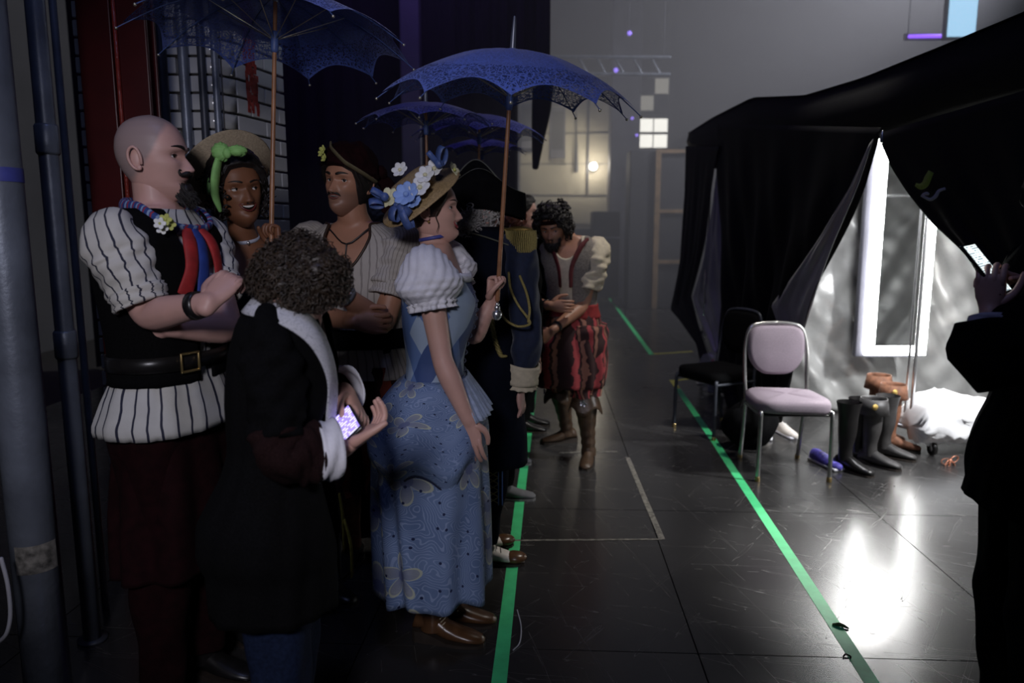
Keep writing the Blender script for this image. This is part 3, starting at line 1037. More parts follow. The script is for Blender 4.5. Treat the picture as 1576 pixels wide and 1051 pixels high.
M['red_stencil'] = mat('red_stencil', (.34, .025, .015), .6, var=.3, scale=80)
M['brick'] = mat('brick_glazed', (.50, .49, .46), .16, var=.16, scale=3.5, bump=.06, bscale=14, spec=.6)
M['mortar'] = mat('mortar', (.07, .065, .06), .9, var=.3)
M['tape_green'] = mat('tape_green', (.06, .60, .22), .55, var=.12, scale=14, bump=.1, bscale=60)
M['tape_yellow'] = mat('tape_yellow', (.62, .58, .08), .55, var=.15, scale=20)
M['tape_old'] = mat('tape_old', (.15, .14, .12), .7, var=.75, scale=40)
M['phone_black'] = mat('phone_black', (.015, .015, .016), .25, var=.1)
M['screen_violet'] = None
M['chrome'] = mat('chair_steel', (.55, .55, .54), .28, metal=.95, var=.08)
M['chair_fabric'] = mat('chair_fabric', (.27, .22, .26), .85, var=.12, scale=180, bump=.2, bscale=500)
M['brass'] = mat('brass_glide', (.62, .46, .2), .3, metal=.9, var=.1)
M['jeans'] = mat('jeans', (.010, .017, .045), .9, var=.3, scale=120, spec=.15)
M['brown_knit'] = mat('brown_knit', (.016, .007, .007), .95, var=.4, scale=300, bump=.6, bscale=300, spec=.1)
M['shirt_stripe'] = stripe_mat('shirt_stripe', (.56, .55, .52), (.02, .022, .045), 27, .17)
M['sleeve_stripe'] = stripe_mat('sleeve_stripe', (.56, .54, .50), (.02, .022, .045), 15, .17)
M['shirt_cream'] = stripe_mat('shirt_cream', (.44, .40, .36), (.26, .23, .21), 46, .22)
M['tartan'] = stripe_mat('tartan', (.02, .05, .20), (.22, .30, .46), 34, .25, axis=1, second=(.30, .02, .03))
M['breeches'] = stripe_mat('breeches', (.035, .010, .010), (.38, .05, .055), 9, .26, second=(.34, .15, .10), var=.5)
M['breeches_red'] = stripe_mat('breeches_red', (.035, .010, .008), (.26, .045, .018), 7, .30)


def diamond_mat(name):
    m, nt, b = nodes_of(name)
    b.inputs['Roughness'].default_value = .7
    uv = nt.nodes.new('ShaderNodeUVMap')
    sx = nt.nodes.new('ShaderNodeSeparateXYZ')
    nt.links.new(uv.outputs[0], sx.inputs[0])
    u = math_node(nt, 'MULTIPLY', sx.outputs[0], 9.0)
    v = math_node(nt, 'MULTIPLY', sx.outputs[1], 3.0)
    p = math_node(nt, 'FLOOR', math_node(nt, 'ADD', u, v))
    q = math_node(nt, 'FLOOR', math_node(nt, 'SUBTRACT', u, v))
    wn = nt.nodes.new('ShaderNodeTexWhiteNoise')
    cb = nt.nodes.new('ShaderNodeCombineXYZ')
    nt.links.new(p, cb.inputs[0])
    nt.links.new(q, cb.inputs[1])
    nt.links.new(cb.outputs[0], wn.inputs['Vector'])
    rp = nt.nodes.new('ShaderNodeValToRGB')
    rp.color_ramp.interpolation = 'CONSTANT'
    els = rp.color_ramp.elements
    els[0].color = (.035, .07, .20, 1)
    els[1].position = .35
    els[1].color = (.10, .17, .36, 1)
    e = els.new(.62)
    e.color = (.30, .38, .50, 1)
    nt.links.new(wn.outputs['Value'], rp.inputs['Fac'])
    nt.links.new(rp.outputs['Color'], b.inputs['Base Color'])
    return m


def floral_mat(name):
    """printed cotton: watery lines and large lilies, all in the cloth's own UV"""
    m, nt, b = nodes_of(name)
    b.inputs['Roughness'].default_value = .75
    uv = nt.nodes.new('ShaderNodeUVMap')
    mp = nt.nodes.new('ShaderNodeMapping')
    mp.inputs['Scale'].default_value = (11, 6.0, 1)
    nt.links.new(uv.outputs[0], mp.inputs[0])
    # swirling line work
    no = nt.nodes.new('ShaderNodeTexNoise')
    no.inputs['Scale'].default_value = 1.1
    no.inputs['Detail'].default_value = 1.5
    nt.links.new(mp.outputs[0], no.inputs['Vector'])
    fr = math_node(nt, 'FRACT', math_node(nt, 'MULTIPLY', no.outputs['Fac'], 26))
    line = math_node(nt, 'LESS_THAN', math_node(nt, 'ABSOLUTE', math_node(nt, 'SUBTRACT', fr, .5)), .13)
    base = mixc(nt, no.outputs['Fac'], (.09, .145, .28), (.19, .27, .44))
    c = mixc(nt, math_node(nt, 'MULTIPLY', line, .55), base, (.34, .42, .62))
    # flowers
    vo = nt.nodes.new('ShaderNodeTexVoronoi')
    vo.voronoi_dimensions = '2D'
    vo.inputs['Scale'].default_value = .62
    vo.inputs['Randomness'].default_value = .75
    nt.links.new(mp.outputs[0], vo.inputs['Vector'])
    sc = nt.nodes.new('ShaderNodeVectorMath')
    sc.operation = 'SUBTRACT'
    nt.links.new(mp.outputs[0], sc.inputs[0])
    nt.links.new(vo.outputs['Position'], sc.inputs[1])
    s2 = nt.nodes.new('ShaderNodeSeparateXYZ')
    nt.links.new(sc.outputs[0], s2.inputs[0])
    ang = math_node(nt, 'ARCTAN2', s2.outputs[1], s2.outputs[0])
    ln = nt.nodes.new('ShaderNodeVectorMath')
    ln.operation = 'LENGTH'
    nt.links.new(sc.outputs[0], ln.inputs[0])
    cs = nt.nodes.new('ShaderNodeSeparateColor')
    nt.links.new(vo.outputs['Color'], cs.inputs[0])
    ph = math_node(nt, 'MULTIPLY', cs.outputs[0], 6.28)
    pet = math_node(nt, 'ABSOLUTE', math_node(nt, 'COSINE', math_node(nt, 'ADD', math_node(nt, 'MULTIPLY', ang, 2.5), ph)))
    rad = math_node(nt, 'ADD', math_node(nt, 'MULTIPLY', pet, .52), .12)
    dd = math_node(nt, 'SUBTRACT', rad, ln.outputs['Value'])
    inside = math_node(nt, 'GREATER_THAN', dd, 0)
    edge = math_node(nt, 'LESS_THAN', math_node(nt, 'ABSOLUTE', dd), .035)
    heart = math_node(nt, 'LESS_THAN', ln.outputs['Value'], .17)
    keep = math_node(nt, 'GREATER_THAN', cs.outputs[1], .22)
    pc = mixc(nt, ln.outputs['Value'], (.13, .16, .28), (.42, .42, .36))
    c = mixc(nt, math_node(nt, 'MULTIPLY', math_node(nt, 'MULTIPLY', inside, keep), .85), c, pc)
    c = mixc(nt, math_node(nt, 'MULTIPLY', math_node(nt, 'MULTIPLY', edge, keep), .8), c, (.52, .54, .40))
    c = mixc(nt, math_node(nt, 'MULTIPLY', math_node(nt, 'MULTIPLY', heart, keep), .8), c, (.10, .12, .24))
    v2 = nt.nodes.new('ShaderNodeTexVoronoi')
    v2.voronoi_dimensions = '2D'
    v2.inputs['Scale'].default_value = 1.5
    nt.links.new(mp.outputs[0], v2.inputs['Vector'])
    c = mixc(nt, math_node(nt, 'LESS_THAN', v2.outputs['Distance'], .06), c, (.012, .02, .07))
    nt.links.new(c, b.inputs['Base Color'])
    return m


def lace_mat(name, col, dens=1.0):
    m, nt, b = nodes_of(name)
    b.inputs['Roughness'].default_value = .7
    b.inputs['Sheen Weight'].default_value = .2
    uv = nt.nodes.new('ShaderNodeUVMap')
    sx = nt.nodes.new('ShaderNodeSeparateXYZ')
    nt.links.new(uv.outputs[0], sx.inputs[0])
    tc = nt.nodes.new('ShaderNodeTexCoord')
    vo = nt.nodes.new('ShaderNodeTexVoronoi')
    vo.feature = 'DISTANCE_TO_EDGE'
    vo.inputs['Scale'].default_value = 62
    nt.links.new(tc.outputs['Object'], vo.inputs['Vector'])
    no = nt.nodes.new('ShaderNodeTexNoise')
    no.inputs['Scale'].default_value = 20
    no.inputs['Detail'].default_value = 1
    nt.links.new(tc.outputs['Object'], no.inputs['Vector'])
    sw = math_node(nt, 'ABSOLUTE', math_node(nt, 'SUBTRACT', math_node(nt, 'FRACT', math_node(nt, 'MULTIPLY', no.outputs['Fac'], 14)), .5))
    thread = math_node(nt, 'LESS_THAN', vo.outputs['Distance'], .075)
    thread2 = math_node(nt, 'LESS_THAN', sw, .17)
    th = math_node(nt, 'MAXIMUM', thread, thread2)
    # v: 0 at the crown, 1 at the rim.  open work only in the border; plain batiste above it
    border = math_node(nt, 'GREATER_THAN', math_node(nt, 'ADD', sx.outputs[1], math_node(nt, 'MULTIPLY', no.outputs['Fac'], .1)), .74)
    a0 = math_node(nt, 'MULTIPLY_ADD', th, .62, .30)
    alpha = math_node(nt, 'ADD', math_node(nt, 'MULTIPLY', border, a0), math_node(nt, 'MULTIPLY', math_node(nt, 'SUBTRACT', 1.0, border), .93))
    rim = math_node(nt, 'GREATER_THAN', sx.outputs[1], .972)
    alpha = math_node(nt, 'MAXIMUM', alpha, rim)
    c = mixc(nt, th, tuple(x * .8 for x in col), tuple(min(1, x * 1.2) for x in col))
    nt.links.new(c, b.inputs['Base Color'])
    nt.links.new(alpha, b.inputs['Alpha'])
    bp = nt.nodes.new('ShaderNodeBump')
    bp.inputs['Strength'].default_value = .5
    bp.inputs['Distance'].default_value = .004
    nt.links.new(th, bp.inputs['Height'])
    nt.links.new(bp.outputs['Normal'], b.inputs['Normal'])
    return m


def screen_mat(name, bg, fg, es, rows=14, side=0):
    m, nt, b = nodes_of(name)
    b.inputs['Base Color'].default_value = (.01, .01, .012, 1)
    b.inputs['Roughness'].default_value = .2
    uv = nt.nodes.new('ShaderNodeUVMap')
    sx = nt.nodes.new('ShaderNodeSeparateXYZ')
    nt.links.new(uv.outputs[0], sx.inputs[0])
    r = math_node(nt, 'MULTIPLY', sx.outputs[1], rows)
    fr = math_node(nt, 'FRACT', r)
    wn = nt.nodes.new('ShaderNodeTexWhiteNoise')
    cb = nt.nodes.new('ShaderNodeCombineXYZ')
    nt.links.new(math_node(nt, 'FLOOR', r), cb.inputs[1])
    nt.links.new(math_node(nt, 'FLOOR', math_node(nt, 'MULTIPLY', sx.outputs[0], 11)), cb.inputs[0])
    nt.links.new(cb.outputs[0], wn.inputs['Vector'])
    f = math_node(nt, 'MULTIPLY', math_node(nt, 'LESS_THAN', fr, .55), math_node(nt, 'GREATER_THAN', wn.outputs['Value'], .42))
    nt.links.new(mixc(nt, f, bg, fg), b.inputs['Emission Color'])
    b.inputs['Emission Strength'].default_value = es
    return m


M['diamond'] = diamond_mat('patchwork_bodice')
M['floral'] = floral_mat('floral_print')
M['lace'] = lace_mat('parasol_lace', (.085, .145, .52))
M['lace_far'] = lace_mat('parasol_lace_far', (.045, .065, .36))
M['screen_violet'] = screen_mat('screen_violet', (.30, .22, .80), (.75, .72, 1.0), 1.6, 12)
M['screen_white'] = screen_mat('screen_white', (.75, .85, .86), (.25, .30, .34), 1.5, 22)


def floor_mat():
    m, nt, b = nodes_of('black_stage_board')
    tc = nt.nodes.new('ShaderNodeTexCoord')
    ge = nt.nodes.new('ShaderNodeNewGeometry')
    big = nt.nodes.new('ShaderNodeTexNoise')
    big.inputs['Scale'].default_value = 1.6
    big.inputs['Detail'].default_value = 5
    nt.links.new(ge.outputs['Position'], big.inputs['Vector'])
    # scratches: thin ridges of stretched noise in three directions
    scr = None
    for i, (rz, sx_, sy_) in enumerate(((.5, 1.1, 26), (-.9, 1.4, 22), (1.35, .8, 30), (.1, 1.7, 18))):
        m0 = nt.nodes.new('ShaderNodeMapping')
        m0.inputs['Rotation'].default_value = (0, 0, rz)
        nt.links.new(ge.outputs['Position'], m0.inputs[0])
        mp = nt.nodes.new('ShaderNodeMapping')
        mp.inputs['Scale'].default_value = (sx_, sy_, 1)
        mp.inputs['Location'].default_value = (i * 3.1, i * 1.7, 0)
        nt.links.new(m0.outputs[0], mp.inputs[0])
        n = nt.nodes.new('ShaderNodeTexNoise')
        n.inputs['Scale'].default_value = 1.0
        n.inputs['Detail'].default_value = 2
        n.inputs['Distortion'].default_value = .5
        nt.links.new(mp.outputs[0], n.inputs['Vector'])
        k_ = math_node(nt, 'LESS_THAN', math_node(nt, 'ABSOLUTE', math_node(nt, 'SUBTRACT', n.outputs['Fac'], .66)), .0035)
        scr = k_ if scr is None else math_node(nt, 'MAXIMUM', scr, k_)
    sp = nt.nodes.new('ShaderNodeTexNoise')
    sp.inputs['Scale'].default_value = 26
    sp.inputs['Detail'].default_value = 2
    nt.links.new(ge.outputs['Position'], sp.inputs['Vector'])
    speck = math_node(nt, 'GREATER_THAN', sp.outputs['Fac'], .77)
    msk = math_node(nt, 'MAXIMUM', scr, speck)
    c = mixc(nt, big.outputs['Fac'], (.018, .0175, .018), (.042, .040, .039))
    c = mixc(nt, math_node(nt, 'MULTIPLY', msk, .55), c, (.12, .115, .105))
    nt.links.new(c, b.inputs['Base Color'])
    rr = math_node(nt, 'MULTIPLY_ADD', big.outputs['Fac'], .20, .15)
    rr = math_node(nt, 'MULTIPLY_ADD', msk, .2, rr)
    nt.links.new(rr, b.inputs['Roughness'])
    b.inputs['Specular IOR Level'].default_value = .55
    bp = nt.nodes.new('ShaderNodeBump')
    bp.inputs['Strength'].default_value = .06
    bp.inputs['Distance'].default_value = .01
    nt.links.new(big.outputs['Fac'], bp.inputs['Height'])
    nt.links.new(bp.outputs['Normal'], b.inputs['Normal'])
    return m


M['floor'] = floor_mat()
M['backwall'] = mat('back_wall_paint', (.40, .37, .30), .8, var=.12, scale=1.2)
M['backwall_grey'] = mat('back_wall_grey', (.09, .09, .095), .8, var=.2, scale=.8)
M['dark_case'] = mat('dark_case', (.045, .045, .05), .7, var=.2)
M['timber'] = mat('timber', (.34, .22, .11), .7, var=.25, scale=8)
M['pillar_grey'] = mat('pillar_grey', (.12, .12, .15), .7, var=.2, scale=3)

# ================================================================ setting: stage floor, walls
FLOOR_ROT = -R(2.8)          # the boards run slightly to the right of the lens axis


def frot(p):
    return rotz(FLOOR_ROT) @ np.asarray(p, float)


floor = MB()
floor.box((2, 9, -.06), (18, 26, .08))
floor = floor.build('floor', M['mortar'], smooth=False)
tag(floor, 'black painted stage floor of large scuffed boards', None, None, 'structure')
# boards 1.22 m wide: one long seam passes (0.66, 2.27)
SEAM_X0, SEAM_Y0 = (rotz(-FLOOR_ROT) @ np.array([.66, 2.27, 0]))[:2]
panel_mesh = None
PW, PL = 1.22, 1.37
for ix in range(-4, 6):
    for iy in range(-2, 12):
        cx, cy_ = SEAM_X0 + (ix + .5) * PW, 2.47 + (iy + .5) * PL - .07 * 0
        p = frot((cx, cy_, 0))
        if panel_mesh is None:
            b = MB()
            b.box((0, 0, -.010), (PW - .005, PL - .005, .020), rotz(FLOOR_ROT), bev=.0)
            o = b.build('floor_board', M['floor'], floor, smooth=False)
            V = np.empty(len(o.data.vertices) * 3)
            o.data.vertices.foreach_get('co', V)
            o.data.vertices.foreach_set('co', (V.reshape(-1, 3) + ORIGIN[floor.name]).astype(np.float32).reshape(-1))
            panel_mesh = o.data
        else:
            o = bpy.data.objects.new('floor_board', panel_mesh)
            COL.objects.link(o)
            o.parent = floor
        o.location = Vector(p) - Vector(ORIGIN[floor.name])


def structure(name, b, m, label=None, smooth=False):
    o = b.build(name, m, smooth=smooth)
    o['kind'] = 'structure'
    if label:
        o['label'] = label
    return o


# back wall of the stage with lighter tiled bay
b = MB()
b.box((2, 18.15, 4.0), (16, .3, 8.2))
wall_back = structure('wall_back', b, M['backwall_grey'], 'grey back wall of the stage seen through haze')
b = MB()
x0, x1 = at(800, 200, 18)[0], at(938, 200, 18)[0]
z0, z1 = at(800, 440, 17.96)[2], at(800, 138, 17.96)[2]
b.box(((x0 + x1) / 2, 17.98, (z0 + z1) / 2), (x1 - x0, .08, z1 - z0), bev=.01)
b.build('wall_bay', M['backwall'], wall_back, smooth=False)
for py in (205, 252, 300, 345):
    b = MB()
    z = at(800, py, 17.9)[2]
    b.box(((x0 + x1) / 2, 17.93, z), (x1 - x0, .03, .02))
    b.build('rail', M['backwall_grey'], wall_back, smooth=False)
b = MB()
b.box((at(905, 220, 17.9)[0], 17.9, at(905, 225, 17.9)[2]), (.04, .06, 2.2))
b.build('conduit', M['pipe_dark'], wall_back, smooth=False)
b = MB()
b.box((-6.1, 9, 4), (.3, 20, 8.2))
structure('wall_left', b, M['backwall_grey'], 'dark side wall behind the curtains')
b = MB()
b.box((2, 8, 8.15), (18, 24, .2))
structure('ceiling', b, M['dark_case'], 'dark fly loft ceiling high above the stage')

# grey pillar in front of the back wall
b = MB()
xa, xb = at(941, 200, 16.5)[0], at(986, 200, 16.5)[0]
b.box(((xa + xb) / 2, 16.8, 4), (xb - xa, .5, 8), bev=.02)
structure('wall_pillar', b, M['pillar_grey'], 'grey steel-clad pillar against the back wall')

# lit window high on the back wall
wa, wb = at(985, 118, 17.9), at(1029, 229, 17.9)
wz1, wz0, wx0, wx1 = wa[2], wb[2], wa[0], wb[0]
b = MB()
for (xx, ww) in ((wx0, .06), (wx1, .06)):
    b.box((xx, 17.93, (wz0 + wz1) / 2), (ww, .1, wz1 - wz0 + .1))
for zz in (wz0, wz0 + (wz1 - wz0) * .22, wz0 + (wz1 - wz0) * .44, wz0 + (wz1 - wz0) * .52, wz1):
    b.box(((wx0 + wx1) / 2, 17.93, zz), (wx1 - wx0 + .06, .1, .05))
win = structure('window_1', b, M['backwall_grey'], 'small barred window glowing white in the back wall')
lit = mat('window_lit', (.7, .7, .68), .5, emis=(1.0, .98, .92), es=1.5)
dim = mat('window_dim', (.4, .4, .38), .5, emis=(.9, .85, .75), es=.28)
for i in range(5):
    if i == 2:
        continue
    lo = [0, .22, .44, .52, .76][i]
    hi = [.22, .44, .52, .76, 1][i]
    for j in range(2):
        b = MB()
        b.box((wx0 + (wx1 - wx0) * (.25 + .5 * j), 17.97, wz0 + (wz1 - wz0) * (lo + hi) / 2), ((wx1 - wx0) / 2 - .03, .02, (wz1 - wz0) * (hi - lo) - .05))
        b.build('pane', lit if i < 2 else (dim if (i + j) % 2 else M['pillar_grey']), win, smooth=False)

# glazed white brick pier on the left, rounded corner towards the camera
PX, PY, PR_ = -1.275, 3.38, .075     # corner
BR_L, BR_H, GAP = .215, .068, .010
pier = MB()
pier.box((PX - .30, PY + .235 + .01, 1.75), (.60 - .03, .44, 3.5))
pier_o = structure('wall_pier', pier, M['mortar'], 'white glazed brick pier with a rounded corner')


def shared_piece(name, builder, m, parent, spots, smooth=False):
    """pieces that share one mesh"""
    b = MB()
    builder(b)
    me = b.mesh(name)
    me.materials.append(m)
    me.polygons.foreach_set('use_smooth', np.full(len(me.polygons), smooth))
    for (loc, rz) in spots:
        o = bpy.data.objects.new(name, me)
        COL.objects.link(o)
        o.parent = parent
        o.location = Vector(loc) - Vector(ORIGIN[parent.name])
        o.rotation_euler = (0, 0, rz)


front, side_, corner = {}, {}, []
SIDE_YAW = R(90 - 15)
for r_ in range(44):
    z = r_ * (BR_H + GAP) + BR_H / 2 + .005
    off = (r_ % 2) * (BR_L + GAP) / 2
    d = PR_ + .022
    for ln in ((BR_L, BR_L, .10) if r_ % 2 else (.102, BR_L, BR_L)):
        front.setdefault(ln, []).append(((PX - d - ln / 2, PY, z), 0))
        d += ln + GAP
    sd = np.array([math.cos(SIDE_YAW), math.sin(SIDE_YAW)])
    d = PR_ + .022
    for ln in ((BR_L, .165) if r_ % 2 else (.102, BR_L, .053)):
        p = np.array([PX, PY]) + sd * (d + ln / 2)
        side_.setdefault(ln, []).append(((p[0], p[1], z), SIDE_YAW))
        d += ln + GAP
    corner.append(((PX, PY, z), 0))
for ln, spots in front.items():
    shared_piece('brick', lambda b: b.box((0, .05, 0), (ln, .1, BR_H), bev=.004), M['brick'], pier_o, spots)
for ln, spots in side_.items():
    shared_piece('brick', lambda b: b.box((0, .05, 0), (ln, .1, BR_H), bev=.004), M['brick'], pier_o, spots)


def bull(b):
    rows = []
    for z, ins in ((-BR_H / 2, .004), (-BR_H / 2 + .004, 0), (BR_H / 2 - .004, 0), (BR_H / 2, .004)):
        ring = [[-PR_ - .012, ins, z]]
        for q in np.linspace(0, 1, 7):
            an = -PI / 2 + q * (PI / 2 - (PI / 2 - SIDE_YAW) * 1.0)
            cx, cy_ = -PR_, PR_
            ring.append([cx + (PR_ - ins) * math.cos(an), cy_ + (PR_ - ins) * math.sin(an), z])
        e = np.array([math.cos(SIDE_YAW), math.sin(SIDE_YAW)]) * (PR_ + .012)
        ring.append([e[0] - ins, e[1], z])
        ring.append([-PR_, PR_ + .02, z])
        rows.append(ring)
    b.grid(np.array(rows), True, (True, True))


shared_piece('corner_brick', bull, M['brick'], pier_o, corner, smooth=True)

# red brush-stencilled mark running down the pier's side face
b = MB()
sdv = np.array([math.cos(SIDE_YAW), math.sin(SIDE_YAW), 0])
nv = np.array([sdv[1], -sdv[0], 0])
for i in range(26):
    z = 2.62 - i * .0225 + random.uniform(-.004, .004)
    for j in range(3):
        c = np.array([PX, PY, z]) + sdv * (.16 + j * .032 + random.uniform(-.008, .008) + i * .0008) + nv * .0025
        b.box(c, (random.uniform(.014, .034), .0012, random.uniform(.018, .05)), rotz(SIDE_YAW))
b.build('red_lettering', M['red_stencil'], pier_o, smooth=False)


def pipe(x, y, r, z0, z1, m, label, coup=(), group=None, name='pipe', cat='pipe', n=20, base=False):
    e = empty(name, (x, y, z0), label, cat, group)
    b = MB()
    b.tube([(x, y, z0), (x, y, (z0 + z1) / 2), (x, y, z1)], r, n, res=2, round_=False)
    b.build('pipe_run', m, e)
    for z in coup:
        b = MB()
        b.tube([(x, y, z - .05), (x, y, z - .042), (x, y, z + .042), (x, y, z + .05)], [r * 1.08, r * 1.22, r * 1.22, r * 1.08], n, res=1, round_=False)
        b.build('coupling', m, e)
    if base:
        b = MB()
        b.tube([(x, y, 0.0), (x, y, .012)], [r * 1.7, r * 1.7], n, res=1, round_=False)
        b.build('floor_flange', M['pipe_dark'], e)
    return e


p1 = pipe(-1.49, 2.17, .066, 0, 3.6, M['pipe_grey'], 'thickest grey riser pipe at the left edge with a patch of masking tape', coup=(2.45,))
b = MB()
tz = at(66, 865, 2.1)[2]
G = tube_grid([(-1.49, 2.17, tz - .045), (-1.49, 2.17, tz + .045)], .0675, 24, 1, None, False)[:, 11:19]
b.grid(G, False)
b.build('masking_tape', M['tape_old'], p1)
b = MB()
G = tube_grid([(-1.49, 2.17, 1.64), (-1.49, 2.17, 1.68)], .0678, 24, 1, None, False)
b.grid(G, True)
b.build('blue_band', M['choker_blue'], p1)
pp = gnd(143, 985)
p2 = pipe(pp[0], pp[1], .030, 0, 3.6, M['pipe_grey'], 'slender blue-grey riser pipe with a threaded coupling at waist height', coup=(at(92, 530, pp[1])[2], at(60, 215, pp[1])[2]), base=True)
q = at(98, 200, 2.75)
pipe(q[0], q[1], .013, 0, 3.6, M['pipe_grey'], 'thin bluish conduit between the riser pipes and the red column')
pipe(-1.62, 1.98, .05, 0, 3.6, M['pipe_dark'], 'dark riser pipe cut by the left picture edge', coup=(1.2,))
# white cable hanging at the lower left
b = MB()
pts = [at(2, 860, 2.0), at(12, 900, 2.0), at(16, 945, 2.0), at(10, 975, 2.0), at(-4, 990, 2.02)]
b.tube(pts, .006, 8, res=5)
tag(b.build('cable', M['pipe_white']), 'white cable looping beside the pipes at the lower left', 'cable')

# red steel column
xa, xb = at(118, 100, 2.95)[0], at(222, 100, 2.95)[0]
e = empty('steel_column', ((xa + xb) / 2, 2.98, 0), 'dark red painted steel column behind the bald man', 'column')
for nm, c, sz in (('flange', (xa + .065, 2.98, 1.8), (.13, .02, 3.6)), ('flange', (xb - .045, 2.97, 1.8), (.11, .02, 3.6)), ('web', ((xa + xb) / 2, 3.06, 1.8), (xb - xa, .014, 3.6))):
    b = MB()
    b.box(c, sz, bev=.004)
    b.build(nm, M['red_paint'], e, smooth=False)
b = MB()
b.tube([(xb - .105, 2.955, 0), (xb - .105, 2.955, 3.6)], .008, 10, res=1, round_=False)
b.build('edge_highlight', mat('red_highlight', (.22, .03, .02), .12, var=.2, scale=60, bump=.4, bscale=90), e)  # brighter rod standing in for the glossy highlight on the column's edge

# conduits clipped to the brick pier
for i, (px, r_, m, lb) in enumerate(((240, .013, 'pipe_white', 'slim white conduit at the left end of the brick pier'), (256, .026, 'pipe_dark', 'dark soil pipe next to the white conduit on the pier'),
                                     (289, .022, 'pipe_grey', 'blue-grey pipe in the middle of the brick pier'), (316, .017, 'pipe_dark', 'black conduit on the brick pier with a thin highlight'),
                                     (336, .015, 'pipe_grey', 'grey conduit nearest the rounded brick corner'))):
    q = at(px, 250, 3.33)
    pipe(q[0], 3.38 - r_ - .01, r_, 0, 3.6, M[m], lb, n=14)

# ---------------------------------------------------------------- curtains


def curtain(name, p0, p1, z0, z1, m, label, folds=18, amp=.06, cols=160, rows=10, seed=0.0, cat='curtain'):
    t = np.linspace(0, 1, cols)[None, :]
    v = np.linspace(0, 1, rows)[:, None]
    p0, p1 = np.array(p0, float), np.array(p1, float)
    d = p1 - p0
    nn = unit([-d[1], d[0]])
    off = amp * (np.sin(t * folds * 2 * PI + seed + .8 * np.sin(t * 11)) + .4 * np.sin(t * folds * 4.3 * PI + seed)) * (1.1 - .4 * v)
    G = np.zeros((rows, cols, 3))
    G[..., 0] = p0[0] + d[0] * t + nn[0] * off
    G[..., 1] = p0[1] + d[1] * t + nn[1] * off
    G[..., 2] = z0 + (z1 - z0) * v
    b = MB()
    b.grid(G, False)
    o = b.build(name, m, solid=.006)
    return tag(o, label, cat)


xr = at(797, 200, 7.6)[0]
curtain('stage_leg_curtain', (-4.6, 8.0), (xr, 7.6), .01, 6.2, M['black_velvet'], 'black stage leg curtain hanging behind the queue of actors', folds=22)
xr2 = at(846, 60, 7.3)[0]
curtain('border_curtain', (at(700, 60, 7.3)[0], 7.3), (xr2, 7.3), at(820, 132, 7.3)[2], 6.2, M['black_velvet'], 'short black border curtain above the nearest parasol', folds=5)
# rope end / black tail hanging in front of the pale bay
b = MB()
pts = [at(836, 130, 7.2), at(833, 170, 7.2), at(828, 215, 7.2), at(824, 258, 7.2)]
b.tube(pts, np.array([[.10, .03], [.09, .03], [.06, .025], [.03, .02]]), 10, res=4, up=(1, 0, 0))
tag(b.build('curtain_tail', M['black_velvet']), 'tapering black cloth tail hanging before the pale wall bay', 'cloth')

# brick column with violet light, between the two nearest parasols
q0, q1 = at(613, 60, 7.0)[0], at(644, 60, 7.0)[0]
b = MB()
b.box(((q0 + q1) / 2, 7.15, 2.6), (q1 - q0, .2, 5.2), bev=.02)
structure('wall_column', b, M['pillar_grey'], 'narrow column in violet light behind the parasols')

# ---------------------------------------------------------------- floor tape


def tape(pts, width, m, label, name='floor_tape', z=.0012):
    b = MB()
    P_ = np.array([[p[0], p[1]] for p in pts])
    n = len(P_)
    L_, R_ = [], []
    for i in range(n):
        d = unit(P_[min(i + 1, n - 1)] - P_[max(i - 1, 0)])
        nn = np.array([-d[1], d[0]])
        L_.append([*(P_[i] + nn * width / 2), z])
        R_.append([*(P_[i] - nn * width / 2), z])
    G = np.stack([np.array(R_), np.array(L_)], 1)
    b.grid(G, False)
    return tag(b.build(name, m, smooth=False, solid=.0008), label, 'tape')


tape([gnd(768, 1051) + (gnd(768, 1051) - gnd(822, 600)) * .2, gnd(768, 1051), gnd(800, 770), gnd(822, 600), gnd(832, 520)], .052, M['tape_green'], 'green floor tape line running past the queue under the parasol woman')
tape([gnd(1342, 1051) + (gnd(1342, 1051) - gnd(1100, 680)) * .2, gnd(1342, 1051), gnd(1220, 862), gnd(1100, 680), gnd(1043, 598)], .052, M['tape_green'], 'green floor tape line on the right passing the chair')
tape([gnd(1043, 598), gnd(1034, 585)], .052, M['tape_yellow'], 'short yellow tape corner at the end of the right green line', z=.002)
tape([gnd(1034, 586), gnd(1098, 579)], .045, M['tape_yellow'], 'yellow tape strip running under the far tent pole')
tape([gnd(1003, 545), gnd(1066, 541)], .045, M['tape_yellow'], 'farther yellow tape strip beside the tent corner')
tape([gnd(1003, 546), gnd(960, 488), gnd(916, 430)], .06, M['tape_green'], 'far green floor tape line fading into the haze')
tape([gnd(860, 697), gnd(950, 695)], .028, M['tape_old'], 'dull worn tape strip beside the pirate\'s boots')
tape([gnd(966, 704), gnd(990, 762), gnd(1019, 830)], .03, M['tape_old'], 'scuffed chalky tape running away from the camera', z=.0009)
tape([gnd(780, 832), gnd(900, 831), gnd(1018, 830)], .016, M['tape_old'], 'scuffed chalky tape lying across the floor', z=.0014)

